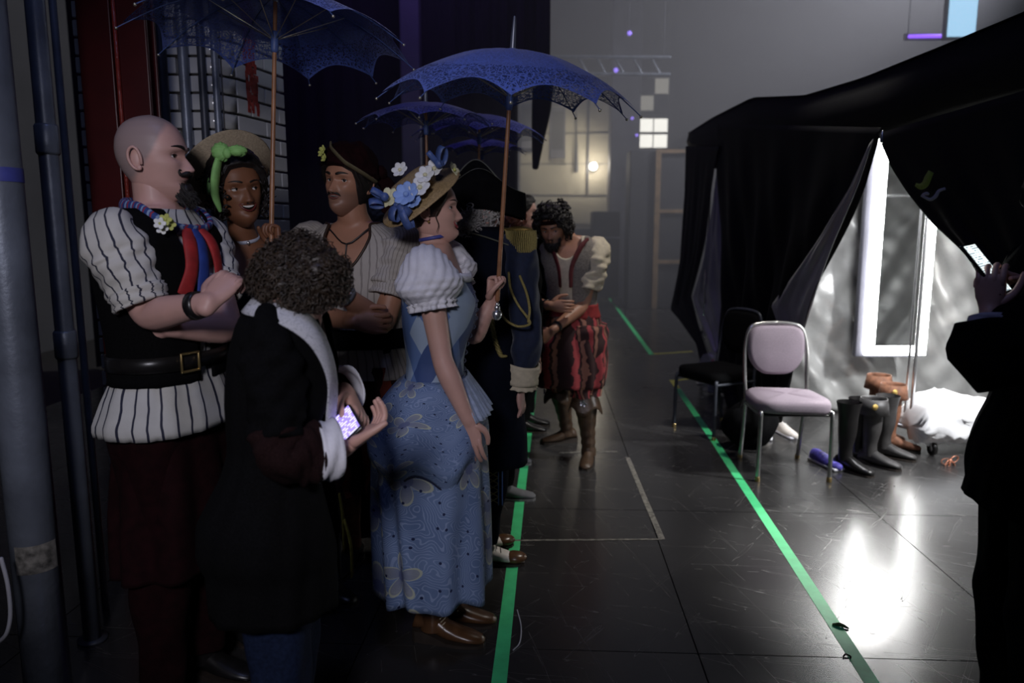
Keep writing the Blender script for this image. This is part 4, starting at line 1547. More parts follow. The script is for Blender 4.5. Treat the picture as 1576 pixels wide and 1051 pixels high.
# litter on the floor
b = MB()
p = gnd(1294, 966)
b.tube([p + [-.024, .016, .004], p + [0, .004, .010], p + [.024, -.012, .004]], [[.005, .002], [.008, .002], [.004, .002]], 8, res=4)
tag(b.build('leaf_scrap', mat('dry_leaf', (.30, .27, .12), .7, var=.4, scale=80)), 'curled scrap of leaf lying on the right green tape', 'scrap')
b = MB()
p = gnd(1303, 1012)
b.tube([p + [-.012, 0, .004], p + [.0, .008, .008], p + [.014, .002, .004], p + [.008, -.012, .006]], .003, 6, res=4)
tag(b.build('thread_scrap', M['black_cloth']), 'tiny dark thread scrap near the bottom of the right tape', 'scrap')
b = MB()
pts = [gnd(796, 940) + [0, 0, .004], gnd(802, 965) + [0, 0, .004], gnd(800, 990) + [0, 0, .004], gnd(790, 1002) + [0, 0, .004]]
b.tube(pts, .0025, 6, res=5)
tag(b.build('string', M['pipe_white']), 'pale curl of string beside the left green tape', 'string')

# ================================================================ small builders used by the costumes
def flower(b_parent, c, nrm, r, m, m_center=None, petals=5, name='flower', cup=.35):
    f = frame_from(nrm, (0.3, .2, 1))
    b = MB()
    for i in range(petals):
        an = i * 2 * PI / petals + .3
        d = f[:, 0] * math.cos(an) + f[:, 1] * math.sin(an)
        w_ = np.cross(f[:, 2], d)
        ax = unit(d + f[:, 2] * cup)
        b.ell(c + d * r * .55 + f[:, 2] * r * .12, (r * .50, r * .40, r * .08), np.stack([ax, w_, np.cross(ax, w_)], 1), 0, 10, 6)
    b.ell(c + f[:, 2] * r * .15, (r * .22, r * .22, r * .18), f, 1, 8, 6)
    return b.build(name, [m, m_center or M['petal_cream']], b_parent)


def ribbon_loop(b, c, d, up, ln, w_):
    d, up = unit(d), unit(up)
    s_ = np.cross(d, up)
    t = np.linspace(0, 2 * PI, 13)
    path = c + np.outer(ln * (1 - np.cos(t)) / 2, d) + np.outer(ln * .35 * np.sin(t), up)
    G = np.stack([path - s_ * w_ / 2, path + s_ * w_ / 2], 1)
    b.grid(G, False)


def hat_disc(P_, name, c, nrm, R_brim, r_crown, h_crown, m, hint=(1, 0, 0), dish=.0, oval=1.0):
    f = frame_from(nrm, hint)
    a = np.linspace(0, 2 * PI, 56, endpoint=False)
    rows = []
    prof = [(r_crown * .2, h_crown * .99), (r_crown * .7, h_crown), (r_crown * .93, h_crown * .94), (r_crown * .99, h_crown * .8), (r_crown, h_crown * .3), (r_crown * 1.02, .003), (r_crown * 1.1, 0),
            ((r_crown + R_brim) / 2, dish * .4), (R_brim * .97, dish), (R_brim, dish - .003), (R_brim * .97, dish - .006), ((r_crown + R_brim) / 2, dish * .4 - .006), (r_crown * 1.0, -.008)]
    for r_, z in prof:
        wv = .004 * np.sin(3 * a) * (r_ / R_brim)
        rows.append(c + np.outer(np.cos(a) * r_, f[:, 0]) + np.outer(np.sin(a) * r_ * oval, f[:, 1]) + np.outer(z + wv, f[:, 2]))
    b = MB()
    b.grid(np.array(rows), True, (True, False), flip=True)
    return b.build(name, m, P_.root), f


def band_on_neck(P_, z, m, name, r=.004, off=.003, w_=.008, tilt=0.0):
    """ribbon round the neck between the head and the shoulders"""
    nt, nb = P_.hl([0, -.012, -.055]), P_.center(1.475)
    c = nb * (1 - z) + nt * z
    ax = unit(nt - nb + np.array([0, 0, .01]))
    k_ = P_.k * (1 - .17 * P_.fem) * (.5 + .5 * P_.bulk)
    rr = (.064 * (1 - z) + .055 * z) * k_ + off
    G = tube_grid([c - ax * w_, c + ax * w_], [rr * 1.0, rr * .985], 36, 1, P_.axes(1.4)[0], False)
    b = MB()
    b.grid(G, True)
    return b.build(name, m, P_.root, solid=.003), c, rr


def parasol(label, hand, top, Rad, m, drop=.30, nrib=10, tips=True, ball=False, tilt=None, ferrule=True, group='blue lace parasols held by the company'):
    hand, top = np.array(hand, float), np.array(top, float)
    ax = unit(top - hand)
    f = frame_from(ax, (.3, 1, 0))
    e = empty('parasol', tuple(hand), label, 'parasol', group)
    nc, nr = nrib * 12, 22
    a = np.linspace(0, 2 * PI, nc, endpoint=False)
    seg = (a / (2 * PI / nrib)) % 1
    mid = np.sin(seg * PI)
    rows = []
    for t in np.linspace(.012, 1, nr):
        rm = Rad * (1 - .135 * mid ** .9 * t ** 4)
        r_ = rm * t
        z = -drop * Rad * ((rm / Rad * t) ** 2.1) * 1.0 - .018 * mid * t * (1 - t) * Rad * 2
        z = z + .004 * np.sin(a * 5 + t * 9) * t
        rows.append(top + np.outer(r_ * np.cos(a), f[:, 0]) + np.outer(r_ * np.sin(a), f[:, 1]) + np.outer(z, ax))
    b = MB()
    b.grid(np.array(rows), True, flip=False)
    b.build('canopy', m, e)
    b = MB()
    b.tube([hand - ax * .06, hand, top - ax * .3, top], [.0085, .0085, .0075, .0065], 12, res=2)
    b.build('shaft', M['wood_handle'], e)
    if ferrule:
        b = MB()
        b.tube([top - ax * .02, top + ax * .03, top + ax * .10], [.010, .009, .0045], 12, res=2)
        b.build('ferrule', M['steel_dull'], e)
    runner = top - ax * (drop * Rad * .55 + .06)
    b = MB()
    b.tube([runner - ax * .03, runner + ax * .02], .013, 12, res=1)
    b.build('runner', M['blue_ribbon'], e)
    for i in range(nrib):
        an = i * 2 * PI / nrib
        d = f[:, 0] * math.cos(an) + f[:, 1] * math.sin(an)
        pr = lambda t: top + d * Rad * t - ax * (drop * Rad * t ** 2.1 + .005)
        b = MB()
        b.tube([pr(t) for t in (.02, .25, .5, .75, 1.0, 1.035)], [.0022, .0022, .0022, .002, .0018, .0015], 6, res=2)
        rb = b.build('rib', M['blue_ribbon'], e)
        b = MB()
        b.ell(pr(1.04), (.005, .005, .005), None, 0, 8, 6)
        b.build('rib_tip', M['wire'], rb)
        b = MB()
        b.tube([runner, pr(.5)], .0016, 6, res=1)
        b.build('stretcher', M['wire'], e)
    if ball:
        b = MB()
        c = hand - ax * .075
        b.tube([c, c - ax * .014], .008, 10, res=1)
        b.tube([c - ax * .012, c - ax * .018], .012, 12, res=1)
        b.ell(c - ax * .040, (.0205, .0205, .0225), f, 0, 18, 12)
        b.build('silver_knob', M['silver'], e)
    return e


def wristband(P_, side, t, m, w_=.03, name='wristband', off=.003):
    Q_ = P_.arm_path(side, t, t + w_, 3)
    b = MB()
    b.grid(tube_grid(Q_[:, :3], Q_[:, 3] + off, 20, 1, None, False), True)
    return b.build(name, m, P_.root, solid=.004)


UPV = np.array([0, 0, 1.0])

# ================================================================ woman in the blue floral dress (in focus)
W = Person('woman in profile wearing a blue floral dress, patchwork bodice and flowered straw hat', (-.275, 2.55), 1.70, 0, -6, -2, 4, 0, fem=1.0, lean=(.015, 0),
           head_pos=at(666, 322, 2.55), name='person')
W.nails = True
W.arm('R', at(681, 556, 2.38), at(721, 648, 2.37), at(732, 715, 2.37) - at(721, 648, 2.37), palm=(.25, 1, .1), curl=(14, 16, 10), thumb=.45, spread=.6)
LH = at(767, 428, 2.66)
W.arm('L', at(728, 520, 2.70), at(757, 464, 2.685), (.12, -.05, 1), palm=(.75, -.65, -.05), curl=(75, 85, 45), thumb=.85, spread=.2)
W.leg('R', gnd(700, 984)[:2] + [-.06, 0], -12)
W.leg('L', gnd(712, 962)[:2] + [-.045, .02], -4)
W.npar.update(nose=.88, chin=.002)
W.head(smile=1.0, gape=.018, gaze=(.0, 0), brow_w=.9, lipstick=.8)
W.finish(M['skin_fair'], .006, hair=M['hair_brown'], lips=M['lips_red'])
W.hair(lambda a: float(np.interp(a, [0, .45, .75, 1.05, 1.35, 1.6, 2.1, PI], [.082, .078, .050, .006, -.030, -.030, -.060, -.070])), M['hair_brown'], thick=.010, lump=.003)
b = MB()
b.ell(W.hl([0, -.115, .0]), (.045, .04, .05), W.HM, 0, 18, 12, disp=.12, fs=30)
for i in range(10):
    an = i * .63
    b.tube(W.hl(np.array([[.03 * math.cos(an), -.10 - .03, .035 * math.sin(an)], [.045 * math.cos(an + .6), -.125, .045 * math.sin(an + .6)], [.035 * math.cos(an + 1.3), -.10, .05 * math.sin(an + 1.3)]])), .008, 6, 0, 4)
b.build('bun', M['hair_brown'], W.root)
for sg in (1, -1):
    b = MB()
    b.tube(W.hl(np.array([[sg * .074, .030, -.006], [sg * .078, .020, -.03], [sg * .074, .026, -.06], [sg * .07, .016, -.085]])), [.002, .0022, .0016, .0006], 5, 0, 5)
    b.build('loose_strand', M['hair_brown'], W.root)
b = MB()
b.ell(W.hl([.078, -.008, -.046]), (.004, .004, .004), None, 0, 8, 6)
b.build('earring', M['gold'], W.root)
band_on_neck(W, .50, M['choker_blue'], 'choker', w_=.0055)
# hat
hc = at(642, 295, 2.53)
hat, hf = hat_disc(W, 'straw_hat', hc, (-.52, -.36, .78), .168, .092, .052, M['straw'], dish=-.018, oval=.92)
for (px, py, dpt, r_, mm, cc) in ((655, 270, 2.415, .034, 'petal_white', 'petal_cream'), (647, 289, 2.40, .038, 'petal_white', 'petal_cream'), (669, 260, 2.43, .034, 'petal_white', 'petal_cream'), (626, 300, 2.40, .044, 'petal_blue', 'petal_blue'),
                                  (598, 306, 2.43, .038, 'petal_cream', 'petal_cream'), (616, 262, 2.56, .030, 'petal_white', 'petal_cream'), (698, 262, 2.52, .028, 'petal_cream', 'petal_green'), (637, 310, 2.40, .028, 'petal_blue', 'petal_white')):
    flower(hat, at(px, py, dpt), (-.3, -.85, .5) if px < 690 else (.7, -.3, .4), r_, M[mm], M[cc], petals=8 if mm == 'petal_blue' else (7 if mm == 'petal_cream' else 6))
for loops in (((676, 252, .35, 1, .055), (674, 252, -.6, .7, .045)), ((592, 303, -1, .5, .045), (590, 312, -1, -.1, .045)), ((612, 316, .6, -.4, .050), (612, 318, -.3, -.9, .050), (620, 320, .35, -1, .070))):
    b = MB()
    for (px, py, dx, dz, ln) in loops:
        ribbon_loop(b, at(px, py, 2.40), (dx, -.2, dz), (-.4, -.7, .5), ln, .030)
    b.ell(at(loops[0][0], loops[0][1], 2.40), (.014, .012, .014), None, 0, 10, 8)
    b.build('ribbon_bow', M['blue_ribbon'], hat, solid=.001)
# bodice
neck = lambda a: 1.375 + .045 * abs(math.sin(a / 2)) ** 1.3 + (.02 if abs(a) > 2.2 else 0)
W.garment('chemise', 1.25, lambda a: 1.385 + .05 * abs(math.sin(a / 2)) ** 1.2, .010, M['white_cloth'], fold=.004, ffreq=(24, 5), rows=10)
bod = W.garment('bodice', lambda a: .985 - .05 * math.cos(a) ** 4 * (math.cos(a) > 0), neck, .017, M['diamond'], fold=.0015, rows=24, solid=.006)
for i in range(11):
    z = 1.02 + i * .031
    p = W.T(z, .05, .024)
    b = MB()
    b.tube([p + [0, -.012, -.006], p + [.006, 0, 0], p + [0, .012, .006]], .0022, 6, 0, 3)
    b.build('lace', M['navy'], bod)
zz = np.linspace(-PI, PI, 80)
b = MB()
b.tube(np.array([W.T(neck(a) * 1.0, a, .020) for a in zz]), .006, 8, 0, 1)
b.build('neck_trim', M['blue_ribbon'], bod)
b = MB()
for i in range(14):
    a = -.5 + i * .077
    b.ell(W.T(neck(a) + .004, a, .022), (.012, .012, .016), None, 0, 8, 6, disp=.2)
b.build('neck_frill', M['white_cloth'], bod)
for sd in 'RL':
    sl = W.sleeve(sd, .085, .345, lambda t: .014 + .045 * math.sin(min(t * 1.12, 1) * PI) ** .8 + (.014 * (t > .86)), M['white_cloth'], 'puff_sleeve', fold=.004, n=30, seg=84, ripple=.012, ff=17)
# skirt, overskirt, peplum
prof = lambda t: .02 + .062 * min(t / .25, 1) + .012 * t
W.skirt('skirt', 1.02, .235, prof, M['floral'], pleats=11, depth=.012, seed=.4, shift=(.015, 0, 0), hem=.012, asym=lambda A, t: .045 * np.clip(-np.cos(A), 0, 1) * np.minimum(t * 3, 1))
W.skirt('overskirt', 1.03, .70, lambda t: .022 + .094 * math.sin(min(t * 1.0, 1) * PI * .60) - .02 * max(t - .85, 0) * 6, M['floral'], pleats=7, depth=.010, seed=2.0, rows=30, hem=.03,
        asym=lambda A, t: .04 * np.clip(-np.cos(A), 0, 1) * np.sin(np.minimum(t * 1.1, 1) * PI * .8) - .03 * np.clip(np.cos(A), 0, 1) * t, solid=.003)
b = MB()
hemr = W.skirt_grid[0]
b.tube(np.vstack([hemr, hemr[:1]]), .005, 6, 0, 1)
b.build('overskirt_trim', M['navy'], W.root)
W.garment('peplum', .90, 1.03, lambda A, Z, t: .034 + .075 * (1 - t), mat('peplum_blue', (.34, .40, .52), .8, var=.15, scale=60), a0=-.85, a1=.75, fold=.007, ffreq=(26, 3), rows=12, cols=70)
b = MB()
pts = [W.T(1.03, -1.9 - .08 * i, .05 + .02 * i) * [1, 1, 0] + [0, 0, 1.0 - .05 * i] for i in range(9)]
for sd in 'RL':
    bt = W.shoe(sd, M['brown_boot'], M['sole'], 'ankle_boot', shaft=.27, flare=.004, heel=.045)
    pts, rad, ank, ff = W.legs[sd]
    rt = np.array([ff[1], -ff[0], 0])
    for i in range(8):
        b = MB()
        c = ank + ff * (.038 - .004 * i) + rt * .025 + UPV * (-.015 + i * .012)
        b.tube([c - rt * .05 + ff * .006, c - rt * .025 + ff * .018, c + rt * .012 + ff * .012], .0022, 6, 0, 3)
        b.build('boot_lace', M['cream'], bt)
parasol('blue lace parasol held upright by the woman in the floral dress', LH + [0, 0, -.02], at(789, 76, 2.57), .432, M['lace'], drop=.40, ball=True)

# ================================================================ bald man with goatee
B = Person('bald man with a dark goatee, striped shirt and black waistcoat, arms crossed', (-1.055, 2.22), 1.835, -14, -14, 3, 2, 0, bulk=.97, head_pos=at(237, 243, 2.22))
B.arm('R', at(228, 486, 2.03), at(322, 466, 1.93), at(352, 430, 1.98) - at(322, 466, 1.93), palm=(.2, 1, -.1), curl=(55, 60, 40), thumb=.3, spread=.4)
B.arm('L', at(352, 505, 2.20), at(262, 505, 2.06), (-1, -.1, .1), palm=(0, 1, 0), curl=(50, 50, 30))
B.leg('R').leg('L')
B.npar.update(nose=1.02, brow=.002)
B.head(gaze=(.3, 0), brow_w=1.25, scalp=.75, lipstick=.25)
# moustache with curled tip and chin beard
B.finish(M['skin_pale'], .006, hair=M['hair_dark'], lips=M['lips_pale'])
b = MB()
for sg in (-1, 1):
    xs = np.array([.002, .012, .022, .030, .034, .031, .027])
    zs = np.array([-.047, -.048, -.052, -.052, -.044, -.038, -.040])
    pts = np.stack([sg * xs, B.fy(xs, np.full(7, -.05)) + .004, zs], -1)
    b.tube(B.hl(pts), np.array([.0060, .0082, .0070, .0046, .0028, .0020, .0012]) * B.hs, 8, 0, 4)
b.build('moustache', M['hair_dark'], B.root)
b = MB()
for i in range(800):
    x = random.uniform(-.026, .026)
    z = random.uniform(-.118, -.074)
    y = float(B.fy(abs(x), max(z, -.108)))
    p = np.array([x, y, z])
    d = unit([x * 6, .65, -.9]) * random.uniform(.016, .044)
    b.tube(B.hl(np.array([p - d * .1, p + d * .5, p + d + rng.normal(0, .004, 3)])), np.array([.0014, .0012, .0004]), 4, 0, 1, cap=False)
b.ell(B.hl([0, .086, -.098]), np.array([.026, .016, .026]), B.HM, 0, 18, 12, disp=.08, fs=30)
b.build('goatee', M['hair_dark'], B.root)
B.garment('shirt', .87, lambda a: 1.49, lambda A, Z, t: .018 + .040 * np.clip((1.05 - Z) / .16, 0, 1), M['shirt_stripe'], fold=.005, rows=40, ffreq=(13, 4), seed=1.0)
B.garment('waistcoat', 1.01, lambda a: 1.49 - .28 * max(0, math.cos(a)) ** 26, .034, M['black_cloth'], fold=.002, a0=.10, a1=2 * PI - .10, rows=30, cols=80)
for sd in 'RL':
    B.sleeve(sd, .10, .47, lambda t: .004 + .016 * min(t * 3, 1) + .010 * math.sin(t * PI * .9), M['sleeve_stripe'], fold=.004, seed=.5, n=36, seg=48)
    B.sleeve(sd, .45, .53, .026, M['sleeve_stripe'], 'rolled_cuff', fold=.003, n=8, seg=40, solid=.008)
wristband(B, 'R', .90, M['black_leather'], .045)
bl = B.garment('belt', 1.05, 1.092, .042, M['black_leather'], fold=0, rows=3)
b = MB()
c = B.T(1.071, .35, .050)
f_ = B.axes(1.0)
bx = unit(B.T(1.058, .45, .05) - B.T(1.058, .25, .05))
for d0, d1 in (((-.03, -.026), (.03, -.026)), ((.03, -.026), (.03, .026)), ((.03, .026), (-.03, .026)), ((-.03, .026), (-.03, -.026))):
    b.tube([c + bx * d0[0] + UPV * d0[1], c + bx * d1[0] + UPV * d1[1]], .004, 6, 0, 1)
b.build('buckle', M['brass'], bl)
# neckerchief: collar roll and knot tails
b = MB()
ring = [B.T(1.492 + .012 * math.cos(a + PI) - .05 * max(0, math.cos(a)) ** 3, a, .016 + .012 * max(0, math.cos(a))) for a in np.linspace(-PI, PI, 40)]
b.tube(np.array(ring), [[.022, .012]] * 40, 10, 0, 1)
nk = b.build('neckerchief', M['tartan'], B.root)
for (a, c_, z1_, mm) in ((-.10, 'red', 1.22, 'red_cloth'), (.06, 'blue', 1.20, 'blue_cloth'), (.20, 'red', 1.26, 'red_cloth')):
    b = MB()
    b.tube([B.T(1.44, a * .5, .035), B.T(1.40, a, .05), B.T(1.33, a * 1.3, .05), B.T(z1_, a * 2, .045)], [[.016, .010], [.024, .010], [.022, .007], [.026, .004]], 10, 0, 4, up=B.axes(1.4)[1])
    b.build('neckerchief_tail', mat(mm, (.36, .02, .02) if 'red' in mm else (.02, .05, .26), .7, var=.25), nk)
for i, (px, py) in enumerate(((246, 344), (255, 338), (250, 352), (262, 346))):
    flower(nk, at(px, py, 2.03 + i * .01), (.3, -1, .2), .017, M['petal_white'] if i % 2 == 0 else M['petal_green'], M['petal_green'])
B.trousers(M['maroon'], off=.03)
B.skirt('sash_skirt', .93, .45, lambda t: .02 + .03 * t, M['maroon'], pleats=9, depth=.014, seed=.7)
for sd in 'RL':
    B.shoe(sd, M['black_leather'], M['sole'], 'boot', shaft=.35)

# ================================================================ woman with the green headscarf
D = Person('smiling woman with a green headscarf bow and a pale straw hat tipped back', (-.965, 2.68), 1.72, -55, -58, -50, 0, -6, fem=1.0, hs=1.03, head_pos=at(365, 292, 2.62))
dh = at(417, 352, 2.52)
D.arm('L', at(446, 462, 2.62), at(428, 388, 2.55), (-.05, -.02, 1), palm=(-.8, -.6, 0), curl=(75, 85, 45), thumb=.8, spread=.2)
D.arm('R', at(300, 500, 2.70), at(330, 600, 2.66))
D.leg('R').leg('L', gnd(515, 925)[:2] + [-.06, .05], -30)
D.npar.update(nose=.82)
D.head(smile=1.1, gape=.016, gaze=(-.45, .05), brow_w=.75, lipstick=.7)
D.finish(M['skin_brown'], .006, lips=M['lips_dark'])
D.hair(lambda a: float(np.interp(a, [0, .5, .8, 1.1, 1.5, 2.2, PI], [.070, .064, .035, -.02, -.06, -.085, -.085])), M['hair_dark'], thick=.020, lump=.005)
D.curls(130, M['hair_dark'], lambda a, z: abs(a) > .75 and -.09 < z < .06, thick=.030, size=.010)
hat, hf = hat_disc(D, 'straw_hat', D.hl([-.01, -.075, .050]), D.HM @ np.array([.05, -.72, .62]), .172, .088, .09, M['straw_pale'], dish=.03)
# scarf band and bow
sc_pts = []
for a in np.linspace(-1.5, 1.5, 15):
    p = np.array([.088 * math.sin(a) * 1.02, .026 - .03 * abs(math.sin(a)), .128 * math.cos(a) - .010])
    sc_pts.append(p)
b = MB()
b.tube(D.hl(np.array(sc_pts)), [[.010, .026]] * 15, 10, 0, 3, up=D.HM[:, 2])
sf = b.build('headscarf', M['green_scarf'], D.root)
b = MB()
kc = at(346, 236, 2.48)
b.ell(kc + [-.012, 0, .004], (.030, .022, .030), None, 0, 28, 20, disp=.16, fs=22)
b.ell(kc + [.042, .0, .008], (.030, .020, .018), rotz(.2), 0, 28, 20, disp=.18, fs=22)
b.ell(kc + [.012, -.012, .0], (.014, .014, .018), None, 0, 12, 8)
b.build('scarf_bow', M['green_scarf'], sf)
b = MB()
b.tube([kc + [-.022, .005, -.015], at(332, 268, 2.475), at(331, 298, 2.49), at(339, 324, 2.51)], [[.020, .010], [.026, .012], [.022, .011], [.010, .006]], 10, 0, 4)
b.build('scarf_tail', M['green_scarf'], sf)
ch, cc, rr = band_on_neck(D, .18, mat('choker_white', (.50, .52, .62), .6, var=.1), 'choker', w_=.006)
b = MB()
b.ell(cc + D.axes(1.4)[0] * (rr + .006) + [0, 0, -.016], (.005, .005, .008), None, 0, 10, 8)
b.build('pendant', M['silver'], ch)
for sg in (-1, 1):
    b = MB()
    b.tube(D.hl(np.array([[sg * .079, -.006, -.036], [sg * .082, -.004, -.05], [sg * .080, -.004, -.062]])), [.003, .005, .003], 8, 0, 3)
    b.build('earring', M['silver'], D.root)
D.garment('bodice', .98, lambda a: 1.335 + .02 * abs(math.sin(a)), .015, M['navy_dark'], fold=.003, rows=20)
b = MB()
b.tube(np.array([D.T(1.338 + .02 * abs(math.sin(a)), a, .020) for a in np.linspace(-PI, PI, 60)]), .011, 8, 0, 1)
b.build('neck_frill', mat('frill_blue', (.34, .42, .60), .7, var=.1), D.root)
D.skirt('skirt', 1.02, .22, lambda t: .03 + .10 * t, M['black_cloth'], pleats=12, depth=.02, seed=3)
b = MB()
for j in range(4):
    pts = [at(470 + j * 5, 505, 2.30), at(478 + j * 6, 530, 2.28), at(484 + j * 6, 558, 2.27), at(482 + j * 6, 585, 2.28)]
    b.tube(pts, [[.012, .006], [.020, .008], [.020, .006], [.014, .005]], 8, 0, 4)
b.build('yellow_sash', mat('yellow_cloth', (.52, .40, .05), .7, var=.3, scale=60), D.root)
for (px, py, dx) in ((522, 760, 6), (530, 800, 10)):
    b = MB()
    b.tube([at(px, py, 2.45), at(px + dx, py + 40, 2.45), at(px + dx + 2, py + 85, 2.46)], [[.010, .004], [.018, .004], [.022, .003]], 8, 0, 4)
    b.build('yellow_ribbon', MATS['yellow_cloth'], D.root)
for sd in 'RL':
    D.shoe(sd, M['black_leather'], M['sole'], 'ankle_boot', shaft=.30, heel=.04)
parasol('blue lace parasol raised over the bald man, held by the woman with the green scarf', dh + [0, 0, -.03], at(424, -10, 2.56), .450, M['lace'], drop=.36)

# ================================================================ man with the maroon headwrap
K = Person('moustached man in a dark maroon headwrap and pale striped shirt, arms folded', (-.60, 2.86), 1.79, -95, -98, -116, 2, 4, bulk=1.03, head_pos=at(537, 280, 2.82))
K.arm('L', at(590, 500, 2.72), at(520, 446, 2.55), (-1, .05, .35), palm=(0, 1, 0), curl=(40, 40, 30))
K.arm('R', at(462, 480, 2.78), at(545, 495, 2.60), (1, .1, -.1), palm=(0, 1, 0), curl=(40, 40, 30))
K.leg('L', gnd(600, 880)[:2] + [-.03, .06], -70).leg('R', gnd(540, 870)[:2], -100)
K.npar.update(nose=.95, chin=.002, brow=.002)
K.head(gape=.006, gaze=(-.3, 0), brow_w=1.2, stubble=.45, lipstick=.4)
K.finish(M['skin_tan'], .006, lips=mat('lips_tan', (.20, .07, .06), .4))
b = MB()
for sg in (-1, 1):
    xs = np.array([.002, .012, .022, .029])
    pts = np.stack([sg * xs, K.fy(xs, np.full(4, -.05)) + .003, np.array([-.046, -.046, -.050, -.056])], -1)
    b.tube(K.hl(pts), np.array([.003, .0042, .0036, .0012]), 8, 0, 4)
b.build('moustache', M['hair_dark'], K.root)
K.hair(lambda a: float(np.interp(a, [0, .9, 1.2, 1.5, PI], [.06, .03, -.03, -.08, -.09])), M['hair_dark'], thick=.016, lump=.004)
hw_ = K.hair(lambda a: float(np.interp(a, [0, .7, 1.3, 2.0, PI], [.050, .046, .028, .0, -.01])), M['maroon'], thick=.026, lump=.006, fs=.35, name='headwrap')
b = MB()
for dz, mm in ((0, 0),):
    pts = [K.hl(K.hsurf(.102 - .095 * q, .35 - 2.05 * q, .031)) for q in np.linspace(0, 1, 16)]
    b.tube(np.array(pts), [[.011, .005]] * 16, 8, 0, 2, up=UPV)
b.build('wrap_band', M['olive'], hw_)
b = MB()
b.tube([K.hl([-.07, -.08, .03]), K.hl([-.095, -.11, .0]), K.hl([-.10, -.12, -.05]), K.hl([-.09, -.11, -.10])], [[.02, .012], [.03, .012], [.026, .010], [.016, .006]], 10, 0, 4)
b.ell(K.hl([-.075, -.085, .045]), (.03, .025, .028), None, 0, 12, 8, disp=.2)
b.build('wrap_tail', M['maroon'], hw_)
for i, (px, py, rr) in enumerate(((497, 231, .018), (499, 243, .016), (494, 236, .014))):
    flower(hw_, at(px, py, 2.72), (-.6, -.8, .2), rr, M['petal_green'], M['petal_green'])
vn = lambda a: 1.495 - .165 * max(0, math.cos(a)) ** 14 * 1.0
K.garment('shirt', .92, vn, lambda A, Z, t: .022 + .035 * np.clip((1.05 - Z) / .2, 0, 1), M['shirt_cream'], fold=.007, rows=40, cols=110, ffreq=(11, 5), seed=2.2)
b = MB()
b.tube(np.array([K.T(vn(a), a, .024) for a in np.linspace(-1.2, 1.2, 60)]), .0055, 8, 0, 1)
b.build('neck_braid', M['hair_brown'], K.root)
band_on_neck(K, .05, M['black_leather'], 'cord_necklace', w_=.003, off=.004)
b = MB()
cn = K.T(1.42, 0, .012)
b.tube([K.T(1.475, -.5, .02), cn, K.T(1.475, .5, .02)], .003, 6, 0, 4)
b.tube([cn, cn + [-.004, -.004, -.05]], .003, 6, 0, 1)
b.build('cord', M['black_leather'], K.root)
for sd in 'RL':
    K.sleeve(sd, .09, .43, lambda t: .012 + .022 * min(t * 3, 1) + .012 * math.sin(t * PI * .95), M['shirt_cream'], fold=.006, seed=1.5, n=34, seg=48)
    K.sleeve(sd, .41, .485, .034, M['shirt_cream'], 'rolled_cuff', fold=.004, n=8, seg=40, solid=.008)
for sg in (1, -1):
    b = MB()
    path = [K.T(z, sg * q, .034) for z, q in ((1.02, .75), (1.12, .78), (1.22, .82), (1.32, .88), (1.40, 1.0), (1.445, 1.35), (1.45, 1.8), (1.40, 2.2), (1.25, 2.5), (1.05, 2.7))]
    G = catmull(np.array(path), 4)
    t_ = np.gradient(G, axis=0)
    cdir = np.array([unit(np.cross(x, K.T(1.2, 0, 0) - K.center(1.2))) if False else unit(np.cross(x, g - K.center(1.25) * [1, 1, 0] - [0, 0, g[2] - .05])) for x, g in zip(t_, G)])
    b.grid(np.stack([G - cdir * .021, G + cdir * .021], 1), False)
    b.build('brace_strap', M['black_cloth'], K.root, solid=.004)
K.garment('waist_sash', 1.035, 1.11, .048, M['black_cloth'], fold=.004, rows=8)
wristband(K, 'L', .93, M['steel_dull'], .03, 'wristwatch', off=.005)
K.trousers(M['breeches_red'], z_bot=.40, off=.04, fold=.01)
for sd in 'RL':
    K.shoe(sd, M['black_leather'], M['sole'], 'shoe')
    Q_ = K.legs[sd][0]
    P_ = catmull(np.hstack([Q_, K.legs[sd][1][:, None]]), 6)
    P_ = P_[P_[:, 2] < .46]
    b = MB()
    b.grid(tube_grid(P_[:, :3], P_[:, 3] + .004, 20, 1, None, False), True)
    b.build('stocking', mat('stocking', (.30, .10, .07), .8, var=.3), K.root)

# ================================================================ woman in black looking at her phone (nearest)
C = Person('woman with short curly hair in a black cardigan looking down at her phone', (-.585, 1.74), 1.58, 8, 2, 0, -40, 0, fem=.8, bulk=.90, lean=(.05, .02), head_pos=at(455, 452, 1.72), neck_bend=1.8)
C.arm('R', at(432, 702, 1.56), at(532, 690, 1.64), at(572, 662, 1.68) - at(532, 690, 1.64), palm=(-.25, .1, 1), curl=(30, 35, 20), thumb=-.1, spread=.6)
C.arm('L', at(468, 600, 1.98), at(536, 606, 1.83), at(562, 650, 1.76) - at(536, 606, 1.83), palm=(-.25, -.5, -.75), curl=(38, 40, 25), thumb=.2)
C.leg('R').leg('L')
C.npar.update(nose=.95)
C.head(lipstick=.3)
C.finish(M['skin_fair'], .0065, hair=M['hair_brown'], lips=M['lips_pale'])
C.hair(lambda a: float(np.interp(a, [0, .5, .9, 1.3, 1.8, PI], [.07, .06, .03, -.005, -.04, -.055])), M['hair_curly'], thick=.022, lump=.012, fs=.6)
C.curls(2400, M['hair_curly'], lambda a, z: z > np.interp(abs(a), [0, .5, .9, 1.3, 1.8, PI], [.062, .05, .015, -.02, -.05, -.065]), thick=.032, size=.0080, rad=.0018, length=2.6)
C.garment('blouse', .90, lambda a: 1.475 - .10 * max(0, math.cos(a)) ** 4, .014, mat('blouse_white', (.50, .49, .52), .8, var=.2, scale=45), fold=.004)
